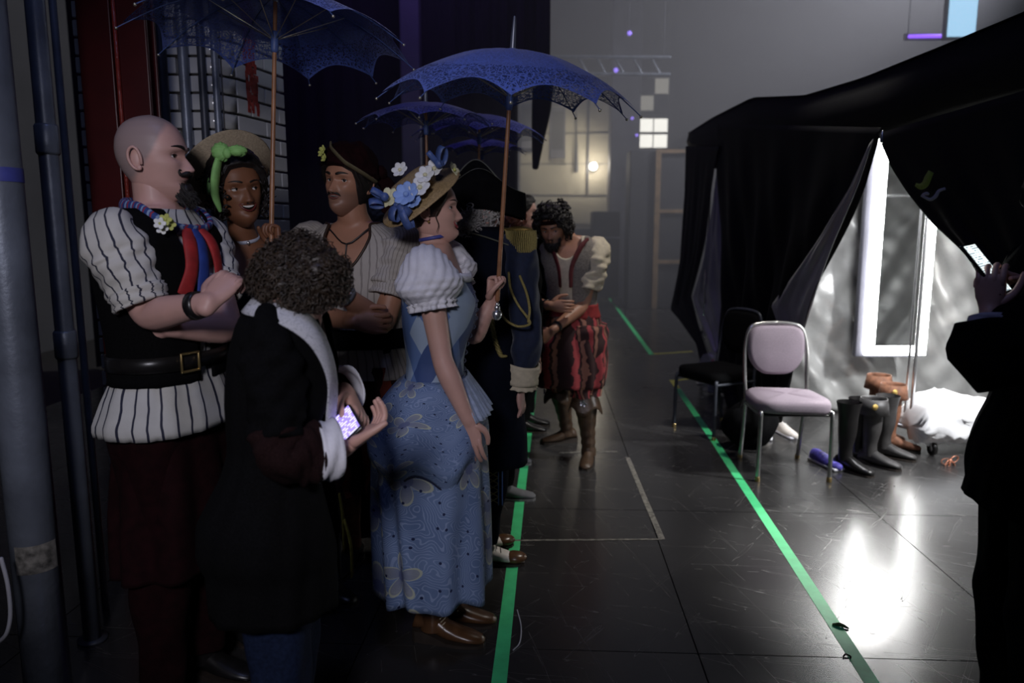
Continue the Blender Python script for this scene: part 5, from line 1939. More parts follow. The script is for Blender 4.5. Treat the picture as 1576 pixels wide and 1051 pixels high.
C.garment('cardigan', .66, lambda a: 1.455 - .02 * max(0, math.cos(a)), lambda A, Z, t: .034 + .05 * np.clip((1.1 - Z) / .3, 0, 1), M['black_cloth'], a0=.30, a1=2 * PI - .30, fold=.007, rows=40, cols=90, ffreq=(6, 5))
b = MB()
inn_ = catmull(np.array([C.T(1.492, PI * .98, .016), C.T(1.495, PI * .70, .018), C.T(1.49, PI * .45, .022), C.T(1.44, .60, .050), C.T(1.34, .36, .056), C.T(1.22, .28, .060), C.T(1.06, .26, .066)]), 6)
out_ = catmull(np.array([C.T(1.462, PI * .98, .040), C.T(1.458, PI * .70, .044), C.T(1.442, PI * .45, .052), C.T(1.385, .86, .062), C.T(1.29, .62, .062), C.T(1.18, .50, .064), C.T(1.05, .40, .068)]), 6)
b.grid(np.stack([inn_, (inn_ + out_) / 2 + unit([0, -.4, .6]) * .010, out_], 1), False)
b.build('blouse_collar', stripe_mat('blouse_print', (.50, .50, .54), (.12, .13, .16), 34, .10, axis=1, wob=1.6), C.root, solid=.004)
for sd in 'RL':
    C.sleeve(sd, .09, .62, lambda t: .008 + .014 * min(t * 3, 1), M['black_cloth'], fold=.006, seed=.9, n=30)
    C.sleeve(sd, .58, .86, lambda t: .020 + .014 * t, M['brown_knit'], 'sleeve_cuff', fold=.006, seed=.9, n=20)
    C.sleeve(sd, .85, .95, lambda t: .034 + .010 * t, M['white_cloth'], 'shirt_cuff', fold=.003, n=8, solid=.004)
C.trousers(M['jeans'], off=.022)
for sd in 'RL':
    C.shoe(sd, M['black_leather'], M['sole'], 'shoe')


def phone(label, c, xax, nrm, size, scr, tilt=0):
    z = unit(nrm)
    x = np.asarray(xax, float)
    x = unit(x - z * np.dot(x, z))
    y = np.cross(z, x)
    f = np.stack([x, y, z], 1)
    e = empty('mobile_phone', tuple(c), label, 'phone', None)
    b = MB()
    b.box(c, (size[0], size[1], .009), f, bev=.004)
    b.build('casing', M['phone_black'], e)
    b = MB()
    hx, hy = size[0] / 2 - .004, size[1] / 2 - .007
    g = np.array([[c + x * i * hx + y * j * hy + z * .0052 for i in (-1, 1)] for j in (-1, 1)])
    b.grid(g, False)
    b.build('screen', scr, e, smooth=False)
    b = MB()
    b.ell(c + x * (size[0] / 2 - .012) - z * .005 + y * (size[1] / 2 - .02), (.006, .006, .002), f, 0, 10, 6)
    b.build('lens', M['phone_black'], e)
    return e


phone('glowing phone with a violet screen in the curly-haired woman\'s hands', at(533, 654, 1.69), (.06, .02, .035), (-.55, -.45, .70), (.066, .125), M['screen_violet'])

# ================================================================ naval officer seen from behind
O = Person('officer seen from behind in a black two-pointed hat and navy coat with gold epaulettes', (-.115, 3.22), 1.77, 28, 46, 36, 0, 0, bulk=1.06, head_pos=at(737, 330, 3.2))
O.arm('R', at(812, 512, 3.06), at(800, 596, 3.10), at(806, 650, 3.10) - at(800, 596, 3.10), palm=(-1, .3, 0), curl=(22, 26, 15), thumb=.4)
O.arm('L', at(715, 520, 3.45), at(740, 600, 3.42))
O.leg('R', gnd(762, 868)[:2] + [-.04, .02], -5).leg('L', None, 20)
O.head(lipstick=.1)
O.finish(M['skin_pale'], .007, hair=M['hair_grey'])
O.hair(lambda a: float(np.interp(a, [0, .9, 1.2, 1.7, PI], [.07, .03, -.04, -.075, -.085])), M['hair_grey'], thick=.016, lump=.006)
O.curls(160, M['hair_grey'], lambda a, z: abs(a) > 1.1 and z < .03, thick=.024, size=.010)
# bicorne: two upturned brims with a curved outline
hf_ = rotz(R(8))
hcn = O.hl([0, -.005, .055])
cr = MB()
cr.ell(hcn, (.092, .105, .075), O.HM, 0, 24, 14)
hat = cr.build('bicorne_hat', M['black_velvet'], O.root)
xs = np.linspace(-.20, .20, 33)
for sg, hgt in ((1, .135), (-1, .085)):
    top_ = .055 + hgt * np.exp(-(xs / .105) ** 2) - .015 * (np.abs(xs) / .2) ** 2
    bot = -.025 - .045 * (np.abs(xs) / .2) ** 1.6
    yy = sg * (.105 * np.sqrt(np.maximum(1 - (xs / .215) ** 2, 0)))
    rows = []
    for t in np.linspace(0, 1, 8):
        zz_ = bot * (1 - t) + np.maximum(top_, bot + .012) * t
        rows.append(hcn + (np.stack([xs, yy * (1 - .35 * t) + sg * .012 * math.sin(t * PI), zz_ - .01], -1)) @ hf_.T)
    b = MB()
    b.grid(np.array(rows), False)
    br = b.build('hat_brim', M['black_velvet'], hat, solid=.006)
    b = MB()
    b.tube(rows[-1], .0035, 6, 0, 1)
    b.build('brim_braid', mat('old_braid', (.10, .10, .075), .6, var=.2), br)
O.garment('tail_coat', .48, lambda a: 1.50, lambda A, Z, t: .024 + .05 * np.clip((1.0 - Z) / .4, 0, 1), M['navy_dark'], fold=.004, rows=40, ffreq=(5, 3), seed=.3)
for sd in 'RL':
    O.sleeve(sd, .10, .86, lambda t: .008 + .008 * min(t * 4, 1), M['navy'], fold=.004, seed=2.0, n=34)
    O.sleeve(sd, .84, .96, lambda t: .030 + .012 * t, M['cream'], 'coat_cuff', fold=.002, n=8, seg=48, solid=.006)
    O.sleeve(sd, .95, .99, lambda t: .030 + .012 * t, M['cream'], 'cuff_frill', fold=.0, n=6, seg=60, ripple=.006)
    S0 = O.shoulder(sd)
    sg = 1 if sd == 'R' else -1
    F_, R_ = O.axes(1.42)
    b = MB()
    b.ell(S0 + UPV * .072 + sg * R_ * .012, (.062, .050, .014), np.stack([R_, F_, UPV], 1), 0, 20, 8)
    b.tube([S0 + UPV * .066 - sg * R_ * .02, S0 + UPV * .080 - sg * R_ * .11], [[.030, .006], [.024, .005]], 10, 0, 1, up=F_)
    ep = b.build('epaulette', M['gold'], O.root)
    b = MB()
    for i in range(34):
        an = -2.0 + i * 4.0 / 33
        p = S0 + UPV * .066 + sg * R_ * (.016 + .066 * math.cos(an)) + F_ * .062 * math.sin(an)
        b.tube([p, p + UPV * -.035 + sg * R_ * .006, p + UPV * -.085], .0034, 5, 0, 2)
    b.build('epaulette_fringe', M['gold_cord'], ep)
b = MB()
b.tube([at(783, 420, 3.0), at(786, 445, 2.96), at(798, 470, 2.92), at(814, 492, 2.90), at(813, 500, 2.90), at(796, 502, 2.92), at(778, 492, 2.94), at(769, 476, 2.97)], .0055, 8, 0, 6)
b.build('gold_cord', M['gold_cord'], O.root)
b = MB()
b.tube([at(800, 425, 3.0), at(810, 450, 2.95), at(815, 475, 2.90), at(813, 495, 2.90)], .0055, 8, 0, 6)
b.build('gold_cord', M['gold_cord'], O.root)
b = MB()
ln = np.array([at(762, 440, 3.02), at(757, 480, 3.02), at(760, 515, 3.02), at(770, 545, 3.02), at(777, 548, 3.02)])
cl = catmull(ln, 9)
for k_ in range(3):
    ph = np.arange(len(cl)) * 1.1 + k_ * 2.09
    b.tube(cl + np.stack([np.cos(ph) * .006, np.sin(ph) * .006, 0 * ph], -1), .006, 6, 0, 2)
b.build('braided_rope', M['gold_cord'], O.root)
b = MB()
b.tube([O.T(1.49, -2.6, .04), O.T(1.46, 2.6, .045), O.T(1.42, 1.9, .05)], .0035, 6, 0, 5)
b.build('collar_braid', MATS['old_braid'], O.root)
O.trousers(M['navy_dark'], off=.025)
b = MB()
for sg in (-1, 1):
    for q in range(2):
        p = at(748 + q * 22 + sg * 3, 712, 3.06)
        b = MB()
        b.tube([p, p + [0, 0, -.10], p + [0, 0, -.19]], [[.008, .003]] * 3, 6, 0, 2)
        b.build('blue_stripe', mat('stripe_blue', (.07, .15, .42), .6), O.root)
b = MB()
for i in range(6):
    p0_, p1_ = at(752, 716 + i * 10, 3.05), at(766, 724 + i * 10, 3.05)
    b.tube([p0_, p1_], .002, 5, 0, 1)
    b.tube([p0_ * [0, 1, 1] + [p1_[0], 0, 0], p1_ * [0, 1, 1] + [p0_[0], 0, 0]], .002, 5, 0, 1)
b.build('trouser_lacing', M['gold_cord'], O.root)
for sd in 'RL':
    bt = O.shoe(sd, M['white_leather'], M['sole'], 'spat_boot', shaft=.20, flare=.003, heel=.025)
    pts, rad, ank, ff = O.legs[sd]
    rt = np.array([ff[1], -ff[0], 0])
    b = MB()
    b.ell(ank * [1, 1, 0] + ff * .15 + UPV * .030, (.056, .046, .026), np.stack([ff, -rt, UPV], 1), 0, 20, 10)
    b.build('toe_cap', M['brown_boot'], bt)
    for i in range(5):
        b = MB()
        c = ank + ff * (.085 - .018 * i) + UPV * (-.025 + i * .016)
        b.tube([c - rt * .024, c + UPV * .008, c + rt * .024 + ff * .004], .0022, 6, 0, 3)
        b.build('boot_lace', M['black_leather'], bt)

# ================================================================ red-haired crew member, grey-shirted man
Rr = Person('person with short red hair in dark clothes and grey shoes behind the officer', (.005, 3.98), 1.68, 5, 20, 25, 0, 0, fem=.5, head_pos=at(783, 350, 3.95))
Rr.arm('R', at(815, 470, 3.80), at(822, 540, 3.9)).arm('L', at(770, 500, 4.2), at(800, 560, 4.2))
Rr.leg('R', gnd(790, 768)[:2] + [-.05, 0], 0).leg('L', gnd(788, 715)[:2] + [-.05, 0], 5)
Rr.head()
Rr.finish(M['skin_fair'], .009, hair=M['hair_red'])
Rr.hair(lambda a: float(np.interp(a, [0, .6, .9, 1.3, 1.8, PI], [.06, .05, .0, -.02, -.085, -.10])), M['hair_red'], thick=.020, lump=.006)
Rr.garment('jumper', .88, lambda a: 1.48, .025, M['black_cloth'], fold=.005)
for sd in 'RL':
    Rr.sleeve(sd, .05, .93, .022, M['black_cloth'], fold=.005, n=28)
    Rr.shoe(sd, M['grey_suede'], M['sole_grey'], 'shoe', heel=.01)
Rr.trousers(M['black_cloth'], off=.025)

Gm = Person('dark-haired man in a grey shirt standing behind the others in profile', (.105, 5.5), 1.76, -10, -5, -8, -4, 0, head_pos=at(806, 327, 5.45))
Gm.arm('R', at(830, 440, 5.28), at(824, 505, 5.28)).arm('L', at(820, 440, 5.7), at(830, 500, 5.65))
Gm.leg('R').leg('L')
Gm.head()
Gm.finish(M['skin_fair'], .010)
Gm.hair(lambda a: float(np.interp(a, [0, .6, .9, 1.3, 1.8, PI], [.075, .07, .04, .0, -.05, -.06])), M['hair_dark'], thick=.012, lump=.005)
Gm.garment('shirt', .86, lambda a: 1.48, .025, mat('shirt_grey', (.06, .06, .065), .85), fold=.006)
for sd in 'RL':
    Gm.sleeve(sd, .05, .93, .022, MATS['shirt_grey'], fold=.005, n=28)
    Gm.shoe(sd, M['black_leather'], M['sole'], 'shoe')
Gm.trousers(M['black_cloth'], off=.025)

# ================================================================ bearded pirate in striped breeches
Z = Person('curly-haired bearded man in striped red breeches and brown boots, hand on forearm', (.365, 4.70), 1.72, -100, -104, -108, -14, -4, head_pos=at(851, 352, 4.62))
Z.arm('L', at(898, 470, 4.60), at(850, 508, 4.38), (-.8, -.2, -.6), palm=(.3, 1, -.2), curl=(30, 35, 20))
Z.arm('R', at(820, 468, 4.66), at(846, 470, 4.40), (1, -.12, -.05), palm=(0, 1, -.1), curl=(22, 30, 20), thumb=.1)
Z.leg('L', gnd(905, 712)[:2], -103).leg('R', gnd(868, 680)[:2], -165)
Z.head(gaze=(-.3, -.4), brow_w=1.2, stubble=.6, lipstick=.2)
Z.finish(M['skin_tan'], .007)
Z.hair(lambda a: float(np.interp(a, [0, .5, .9, 1.3, 1.8, PI], [.075, .07, .03, -.02, -.06, -.07])), M['hair_dark'], thick=.026, lump=.010, fs=.6)
Z.curls(420, M['hair_dark'], lambda a, z: z > np.interp(abs(a), [0, .5, .9, 1.3, 1.8, PI], [.07, .062, .02, -.03, -.08, -.09]), thick=.050, size=.013, rad=.005, length=2.2)
b = MB()
b.tube(np.array([Z.hl(Z.hsurf(.060, a, .020)) for a in np.linspace(-PI, PI, 40)]), [[.014, .006]] * 40, 8, 0, 1, up=UPV)
b.build('headband', M['maroon'], Z.root)
b = MB()
for i in range(500):
    a = random.uniform(-1.0, 1.0)
    z = random.uniform(-.122, -.074 + .03 * (abs(a) > .75) + .024 * (abs(a) < .22))
    if abs(a) < .25 and -.072 < z < -.052:
        continue
    p = Z.hsurf(z, a, 0)
    d = unit([p[0] * 6, .5, -.9]) * random.uniform(.012, .026)
    b.tube(Z.hl(np.array([p - d * .1, p + d * .5, p + d + rng.normal(0, .003, 3)])), np.array([.003, .0024, .0008]), 4, 0, 1, cap=False)
b.build('beard', M['hair_dark'], Z.root)
Z.garment('shirt', 1.0, lambda a: 1.495 - .14 * max(0, math.cos(a)) ** 10, .022, M['cream'], fold=.007, seed=.6)
Z.garment('waistcoat', 1.0, lambda a: 1.495 - .16 * max(0, math.cos(a)) ** 6, .034, mat('grey_tweed', (.20, .175, .15), .85, var=.3, scale=90), a0=.16, a1=2 * PI - .16, fold=.004, cols=60)
for sd in 'RL':
    Z.sleeve(sd, .09, .46 if sd == 'L' else .80, lambda t: .010 + .018 * min(t * 3, 1) + .014 * math.sin(t * PI * .95), M['cream'] if sd == 'L' else M['black_cloth'], fold=.007, seed=2.5, n=30)
    wristband(Z, sd, .93, M['black_leather'], .025, 'bracelet')
b = MB()
for sg in (1, -1):
    b.tube([Z.T(1.475, sg * .9, .04), Z.T(1.42, sg * .35, .045), Z.T(1.30, sg * .14, .045), Z.T(1.18, sg * .12, .045)], [[.014, .008], [.020, .010], [.018, .008], [.016, .005]], 10, 0, 4)
b.build('neck_scarf', MATS['red_cloth'] if False else mat('scarf_wine', (.10, .012, .016), .8, var=.3), Z.root)
Z.garment('waist_sash', .97, 1.06, .04, mat('sash_red', (.26, .02, .02), .8, var=.4), fold=.006, rows=8)
Z.trousers(M['breeches'], z_bot=.44, fold=.012, name='breeches', puff=lambda t: .035 + .055 * math.sin(min(t * 1.05, 1) * PI))
Z.skirt('breeches_flap', 1.0, .52, lambda t: .035 + .06 * math.sin(t * PI * .75), M['breeches'], pleats=11, depth=.012, seed=1.7, rows=24)
for sd in 'RL':
    bt = Z.shoe(sd, M['brown_leather'], M['sole'], 'tall_boot', shaft=.46, flare=.02, heel=.025, wrinkle=.005)
    pts, rad, ank, ff = Z.legs[sd]
    rt = np.array([ff[1], -ff[0], 0])
    P_ = catmull(pts, 8)
    kp = P_[np.argmin(np.abs(P_[:, 2] - .44))]
    b = MB()
    rows = []
    for t in np.linspace(0, 1, 6):
        an = np.linspace(-1.9, 1.9, 22)
        rr = .075 + .035 * t
        drop_ = .11 * t * (1 + .25 * np.cos(an * 4))
        rows.append(kp + np.outer(np.cos(an) * rr, ff) + np.outer(np.sin(an) * rr, rt) + np.outer(.02 - drop_, UPV))
    b.grid(np.array(rows), False)
    cf = b.build('boot_cuff', M['brown_leather'], bt, solid=.005)
    flower(cf, kp + ff * .108 + UPV * -.03, ff, .022, M['silver'], M['silver'], name='rosette')

# ================================================================ dark figure with phone at the right edge
S = Person('person in a long black coat with a phone, cut off by the right edge', (1.50, 2.0), 1.72, 172, 172, 178, -12, 0, fem=.6, head_pos=at(1642, 318, 2.0))
S.arm('L', at(1527, 560, 1.82), at(1524, 478, 1.86), (-.05, .06, 1), palm=(.5, .6, 0), curl=(38, 40, 20), thumb=.0)
S.arm('R', at(1610, 520, 2.12), at(1566, 432, 2.02), (-1, -.25, .25), palm=(-.3, -.3, -.8), curl=(25, 35, 25), thumb=.2)
S.leg('R').leg('L')
S.head()
S.finish(M['skin_fair'], .007)
S.hair(lambda a: float(np.interp(a, [0, .6, .9, 1.3, 1.8, PI], [.07, .06, .0, -.04, -.10, -.11])), M['hair_dark'], thick=.02, lump=.004)
S.garment('coat', .74, lambda a: 1.49, lambda A, Z_, t: .035 + .06 * np.clip((1.05 - Z_) / .35, 0, 1), M['black_cloth'], fold=.005, rows=36)
for sd in 'RL':
    S.sleeve(sd, .04, .94, lambda t: .030 + .022 * math.sin(t * PI * .8), M['black_cloth'], fold=.006, n=32, seed=1.1)
    S.shoe(sd, M['black_leather'], M['sole'], 'shoe')
S.sleeve('L', .93, .975, .020, mat('cuff_lilac', (.45, .42, .50), .8), 'shirt_cuff', fold=.002, n=6)
S.trousers(M['black_cloth'], off=.03)
phone('large phone with a white screen held by the dark figure at the right edge', at(1517, 414, 1.90), (.8, .25, .3), (.42, -.62, .60), (.078, .160), M['screen_white'])

# ================================================================ three parasols further down the queue, with the people who hold them
def far_holder(label, x, y, hpx, px, py, Rad, tiltx=0.0):
    Q_ = Person(label, (x, y), 1.64, 0, 0, 5, 0, 0, fem=1.0)
    top = at(px, py, y)
    hd = np.array([top[0] - tiltx, y + .02, 1.30])
    Q_.arm('L', (x + .10, y + .16, 1.10), hd + [-.035, .01, -.03], (.3, 0, 1), palm=(1, -.3, 0), curl=(75, 85, 45), thumb=.8, spread=.2)
    Q_.arm('R', (x + .02, y - .20, 1.06), (x + .08, y - .17, .84))
    Q_.leg('R').leg('L')
    Q_.head()
    Q_.finish(M['skin_fair'], .011)
    Q_.hair(lambda a: float(np.interp(a, [0, .6, .9, 1.3, 1.8, PI], [.07, .06, .0, -.04, -.08, -.09])), M['hair_dark'], thick=.02, lump=.005)
    Q_.garment('bodice', .98, lambda a: 1.44, .015, M['navy_dark'], fold=.003, rows=14, cols=40)
    Q_.skirt('skirt', 1.02, .15, lambda t: .03 + .12 * t, M['navy_dark'], pleats=10, depth=.02, rows=16, cols=60)
    for sd in 'RL':
        Q_.sleeve(sd, .06, .5, .022, M['navy_dark'], n=12, seg=20)
        Q_.shoe(sd, M['black_leather'], M['sole'], 'shoe')
    return hd, top


h_, t_ = far_holder('woman in dark clothes hidden behind the flowered hat, holding the farther parasol', at(640, 200, 3.75)[0] - .22, 3.75, 0, 655, 158, .4)
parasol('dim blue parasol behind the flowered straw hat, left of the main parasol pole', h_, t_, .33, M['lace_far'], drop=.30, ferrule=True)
h_, t_ = far_holder('woman in dark clothes hidden behind the officer, holding a tilted parasol', at(735, 200, 4.55)[0] - .25, 4.55, 0, 738, 176, .4, tiltx=.02)
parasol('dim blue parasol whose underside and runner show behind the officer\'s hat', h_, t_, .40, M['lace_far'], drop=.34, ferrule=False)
h_, t_ = far_holder('woman in dark clothes farthest down the queue, holding the lowest parasol', at(745, 200, 5.5)[0] - .22, 5.6, 0, 742, 214, .4)
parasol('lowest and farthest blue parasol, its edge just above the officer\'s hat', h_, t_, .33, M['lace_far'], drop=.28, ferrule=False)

# ================================================================ black dressing tent
WK, WC = .043, 2.18            # side wall plane:  X + WK*Y = WC


def onw(px, py, out=0.0):
    dx = (px - 788) / FPX
    up = -(py - 525.5) / FPX
    dy = CP + up * SP
    s = (WC - out) / (dx + WK * dy)
    return np.array([dx * s, dy * s, CAMZ + (up * CP - SP) * s])


tent = empty('dressing_tent', (3.4, 4.7, 0), 'black pop-up dressing tent with silver lining and a triangular opening', 'tent')


def interp_poly(poly, n):
    poly = np.array(poly, float)
    d = np.concatenate([[0], np.cumsum(np.linalg.norm(np.diff(poly, axis=0), axis=1))])
    t = np.linspace(0, d[-1], n)
    return np.stack([np.interp(t, d, poly[:, i]) for i in range(poly.shape[1])], 1)


def wall_panel(name, left, right, m, rows=40, cols=50, fold=.03, ff=4.0, seed=0.0, out=0.0, slant=1.0, inner=None, solid=.004):
    Lp = interp_poly([onw(*p) for p in left], rows)
    Rp = interp_poly([onw(*p) for p in right], rows)
    t = np.linspace(0, 1, cols)[None, :, None]
    G = Lp[:, None, :] * (1 - t) + Rp[:, None, :] * t
    v = np.linspace(0, 1, rows)[:, None]
    tt = t[..., 0]
    off = fold * (np.sin(tt * ff * 2 * PI + v * slant * 4 + seed) * .7 + .4 * np.sin(tt * ff * 4.7 * PI - v * slant * 7 + seed * 2)) * np.minimum(v * 2, 1)
    G[..., 0] += off - out
    b = MB()
    b.grid(G, False)
    o = b.build(name, m if not inner else [m, inner], tent, solid=solid)
    return o


ROOF = [(1060, 205), (1100, 180), (1160, 150), (1240, 147), (1330, 120), (1450, 72), (1576, 20), (1720, -42)]
# band under the eaves
wall_panel('wall_band', [(1060, 205), (1060, 232)], [(1720, -42), (1720, 150)], M['tent_black'], rows=3, cols=2)
roofpts = [onw(*p) for p in ROOF]
band_bot = [(1060, 230), (1104, 262), (1160, 240), (1240, 226), (1330, 214), (1358, 212), (1450, 180), (1576, 150), (1720, 110)]
bp = interp_poly([onw(*p) for p in band_bot], 40)
rp = interp_poly(roofpts, 40)
for o in list(tent.children):
    bpy.data.objects.remove(o, do_unlink=True)
b = MB()
b.grid(np.stack([bp, (bp + rp) / 2 + [-.02, 0, 0], rp]), False)
b.build('wall_band', M['tent_black'], tent, solid=.004)
# roof
inner_top = rp.copy()
inner_top[:, 0] = 5.3
inner_top[:, 2] = inner_top[:, 2].mean() + .10
mid = (rp + inner_top) / 2 + [0, 0, .0]
b = MB()
b.grid(np.stack([rp + [-.01, 0, 0], mid, inner_top]), False)
b.build('roof_canopy', M['tent_black'], tent, solid=.004)
# corner drape with the turned-out silver lining
wall_panel('corner_flap', [(1060, 225), (1058, 300), (1050, 400), (1035, 478), (1050, 492), (1076, 525), (1088, 572)], [(1112, 225), (1104, 262), (1086, 380), (1066, 455), (1078, 495), (1094, 540), (1112, 585)], M['tent_black'], fold=.02, ff=2, out=.03, rows=50)
wall_panel('corner_lining', [(1104, 258), (1096, 320), (1082, 400), (1066, 460), (1082, 500), (1100, 540)], [(1106, 258), (1110, 330), (1112, 420), (1117, 515), (1118, 540), (1118, 560)], M['tent_silver'], fold=.03, ff=2.2, rows=40)
# main flap, drawn back to the left
wall_panel('front_flap', [(1106, 190), (1106, 262), (1112, 420), (1116, 560), (1140, 690)], [(1362, 196), (1358, 213), (1334, 285), (1304, 360), (1272, 440), (1247, 506), (1222, 575), (1205, 650)], M['tent_black'], fold=.045, ff=3.2, rows=60, cols=80, slant=1.5, out=.02)
# silver turn-back along the edge of the flap
wall_panel('flap_lining', [(1352, 222), (1320, 290), (1276, 360), (1226, 430), (1198, 470), (1210, 500)], [(1358, 214), (1334, 286), (1304, 361), (1272, 441), (1252, 498), (1247, 508)], M['tent_silver'], fold=.012, ff=1.4, rows=40, cols=20, out=.05, slant=1.0)
# right flap
wall_panel('right_flap', [(1358, 205), (1360, 216), (1378, 258), (1402, 296), (1440, 345), (1488, 390), (1530, 450), (1570, 540), (1600, 700)], [(1720, 100), (1720, 140), (1720, 200), (1720, 300), (1720, 420), (1720, 520), (1720, 640), (1720, 760), (1720, 900)], M['tent_black'], fold=.02, ff=2.5, rows=50, cols=40, out=.02)
# logo printed on the right flap
lg = []


def decal(name, poly, m, width_px):
    P_ = catmull(np.array([[p[0], p[1]] for p in poly], float), 5)
    W_ = np.interp(np.linspace(0, 1, len(P_)), np.linspace(0, 1, len(width_px)), width_px)
    t_ = np.gradient(P_, axis=0)
    nn = np.stack([-t_[:, 1], t_[:, 0]], 1)
    nn /= np.linalg.norm(nn, axis=1, keepdims=True)
    A_ = np.array([onw(*(p + n * w_ / 2), out=.062) for p, n, w_ in zip(P_, nn, W_)])
    B_ = np.array([onw(*(p - n * w_ / 2), out=.062) for p, n, w_ in zip(P_, nn, W_)])
    b = MB()
    b.grid(np.stack([A_, B_], 1), False)
    return b.build(name, m, tent, solid=.001)


decal('logo_swirl', [(1409, 284), (1417, 287), (1424, 283), (1428, 274), (1433, 264)], mat('logo_green', (.30, .42, .06), .6, var=.2, scale=200), [5, 10, 11, 11, 9])
decal('logo_swirl', [(1418, 300), (1424, 304), (1432, 307), (1440, 302), (1445, 294), (1455, 290)], mat('logo_white', (.45, .46, .52), .6, var=.1), [5, 4, 5, 6, 5, 4])
decal('logo_swirl', [(1420, 299), (1426, 298), (1430, 299)], MATS['logo_white'], [3, 6, 3])
b = MB()
p = onw(1358, 208, .06)
b.tube([p + [0, 0, -.03], p, p + [0, 0, .02]], [.012, .010, .006], 10, res=2)
b.build('clip', M['silver'], tent)
# inner walls, silver with slack diagonal folds


def lining(name, p0, p1, z0, z1, fold=.07, seed=0.0, cols=170, rows=70):
    p0, p1 = np.array(p0, float), np.array(p1, float)
    t = np.linspace(0, 1, cols)[None, :]
    v = np.linspace(0, 1, rows)[:, None]
    d = p1 - p0
    nn = unit([-d[1], d[0]])
    ph = t * 46 + v * 20 + 1.5 * np.sin(t * 8 + v * 3)
    off = fold * (.62 * np.sin(ph + seed) * (1.15 - .75 * v) + .5 * np.sin(ph * .31 + seed) + .22 * np.sin(ph * 1.9 + 2 * np.sin(v * 7)) + .10 * np.sin(t * 63 - v * 47) + .08 * np.sin(t * 90 + v * 61))
    G = np.zeros((rows, cols, 3))
    G[..., 0] = p0[0] + d[0] * t + nn[0] * off
    G[..., 1] = p0[1] + d[1] * t + nn[1] * off
    G[..., 2] = z0 + (z1 - z0) * v
    b = MB()
    b.grid(G, False)
    return b.build(name, M['tent_silver'], tent, solid=.004)


lining('back_lining', (1.96, 6.05), (5.3, 5.95), .015, 2.36)
lining('side_lining', (5.3, 5.95), (5.3, 2.3), .015, 2.36, seed=2)
lining('near_lining', (5.3, 2.3), (2.14, 2.2), .015, 2.36, seed=4)
for i, (x, y) in enumerate(((1.88, 7.14), (1.97, 5.98), (5.25, 5.9), (5.25, 2.35), (2.12, 2.28))):
    b = MB()
    b.box((x, y, 1.17), (.032, .032, 2.30), bev=.004)
    lg_ = b.build('leg', M['silver'], tent)
    b = MB()
    b.box((x, y, .006), (.10, .08, .012), bev=.003)
    b.build('foot_plate', M['silver'], lg_)

# ---------------------------------------------------------------- LED mirror hung inside the tent
mz1, mz0 = at(1345, 205, 5.70)[2], at(1335, 546, 5.70)[2]
mx0, mx1 = at(1330, 545, 5.70)[0], at(1423, 545, 5.70)[0]
mir = empty('lit_mirror', ((mx0 + mx1) / 2, 5.70, mz0), 'tall dressing mirror with a glowing white border inside the tent', 'mirror')
led = mat('led_border', (.8, .8, .8), .4, emis=(1.0, 1.0, .98), es=30.0)
bw = .070
for c, sz in ((((mx0 + bw / 2), 5.70, (mz0 + mz1) / 2), (bw, .03, mz1 - mz0)), (((mx1 - bw / 2), 5.70, (mz0 + mz1) / 2), (bw, .03, mz1 - mz0)),
              (((mx0 + mx1) / 2, 5.70, mz0 + bw / 2), (mx1 - mx0 - 2 * bw, .03, bw)), (((mx0 + mx1) / 2, 5.70, mz1 - bw / 2), (mx1 - mx0 - 2 * bw, .03, bw))):
    b = MB()
    b.box(c, sz, bev=.003)
    b.build('light_border', led, mir, smooth=False)
b = MB()
b.box(((mx0 + mx1) / 2, 5.702, (mz0 + mz1) / 2), (mx1 - mx0 - 2 * bw, .015, mz1 - mz0 - 2 * bw))
b.build('mirror_glass', mat('mirror_glass', (.75, .77, .78), .06, metal=1.0, var=.02), mir, smooth=False)
b = MB()
b.box(((mx0 + mx1) / 2 - .03, 5.75, (mz0 + mz1) / 2 - .01), (mx1 - mx0 + .06, .06, mz1 - mz0 + .02), bev=.006)
b.build('backing', M['pillar_grey'], mir)

# ---------------------------------------------------------------- rolling clothes rack and white cloth
rk = empty('clothes_rack', (2.75, 4.78, 0), 'rolling steel clothes rack with a slatted base shelf in the tent opening', 'rack')
sh, ln_ = np.array([-.17, .36, 0]), np.array([1.25, .12, 0])
o0 = np.array([2.84, 4.80, .0])
for i, (u, v) in enumerate(((0, 0), (1, 0), (0, 1), (1, 1))):
    c = o0 + sh * u + ln_ * v
    b = MB()
    b.tube([c + [-.012, 0, .05], c + [.012, 0, .05]], .048, 24, res=1, round_=False)
    cs_ = b.build('caster_wheel', M['black_leather'], rk)
    b = MB()
    b.tube([c + [-.014, 0, .05], c + [.014, 0, .05]], .022, 16, res=1, round_=False)
    b.build('wheel_hub', M['silver'], cs_)
    b = MB()
    b.box(c + [-.018, 0, .085], (.004, .035, .075))
    b.box(c + [.018, 0, .085], (.004, .035, .075))
    b.box(c + [0, 0, .122], (.045, .045, .02), bev=.004)
    b.build('caster_fork', M['silver'], cs_)
for a_, c_ in ((0, sh), (0, ln_), (sh, ln_), (ln_, sh)):
    st = o0 + (np.zeros(3) if isinstance(a_, int) else a_) + UPV * .145
    b = MB()
    b.tube([st, st + c_], .014, 10, res=1)
    b.build('base_rail', M['steel_dull'], rk)
for i in range(9):
    b = MB()
    st = o0 + sh * ((i + .7) / 9.6) + UPV * .150
    b.box(st + ln_ / 2, (1.25, .018, .012), rotz(math.atan2(ln_[1], ln_[0])))
    b.build('slat', M['pipe_dark'], rk, smooth=False)
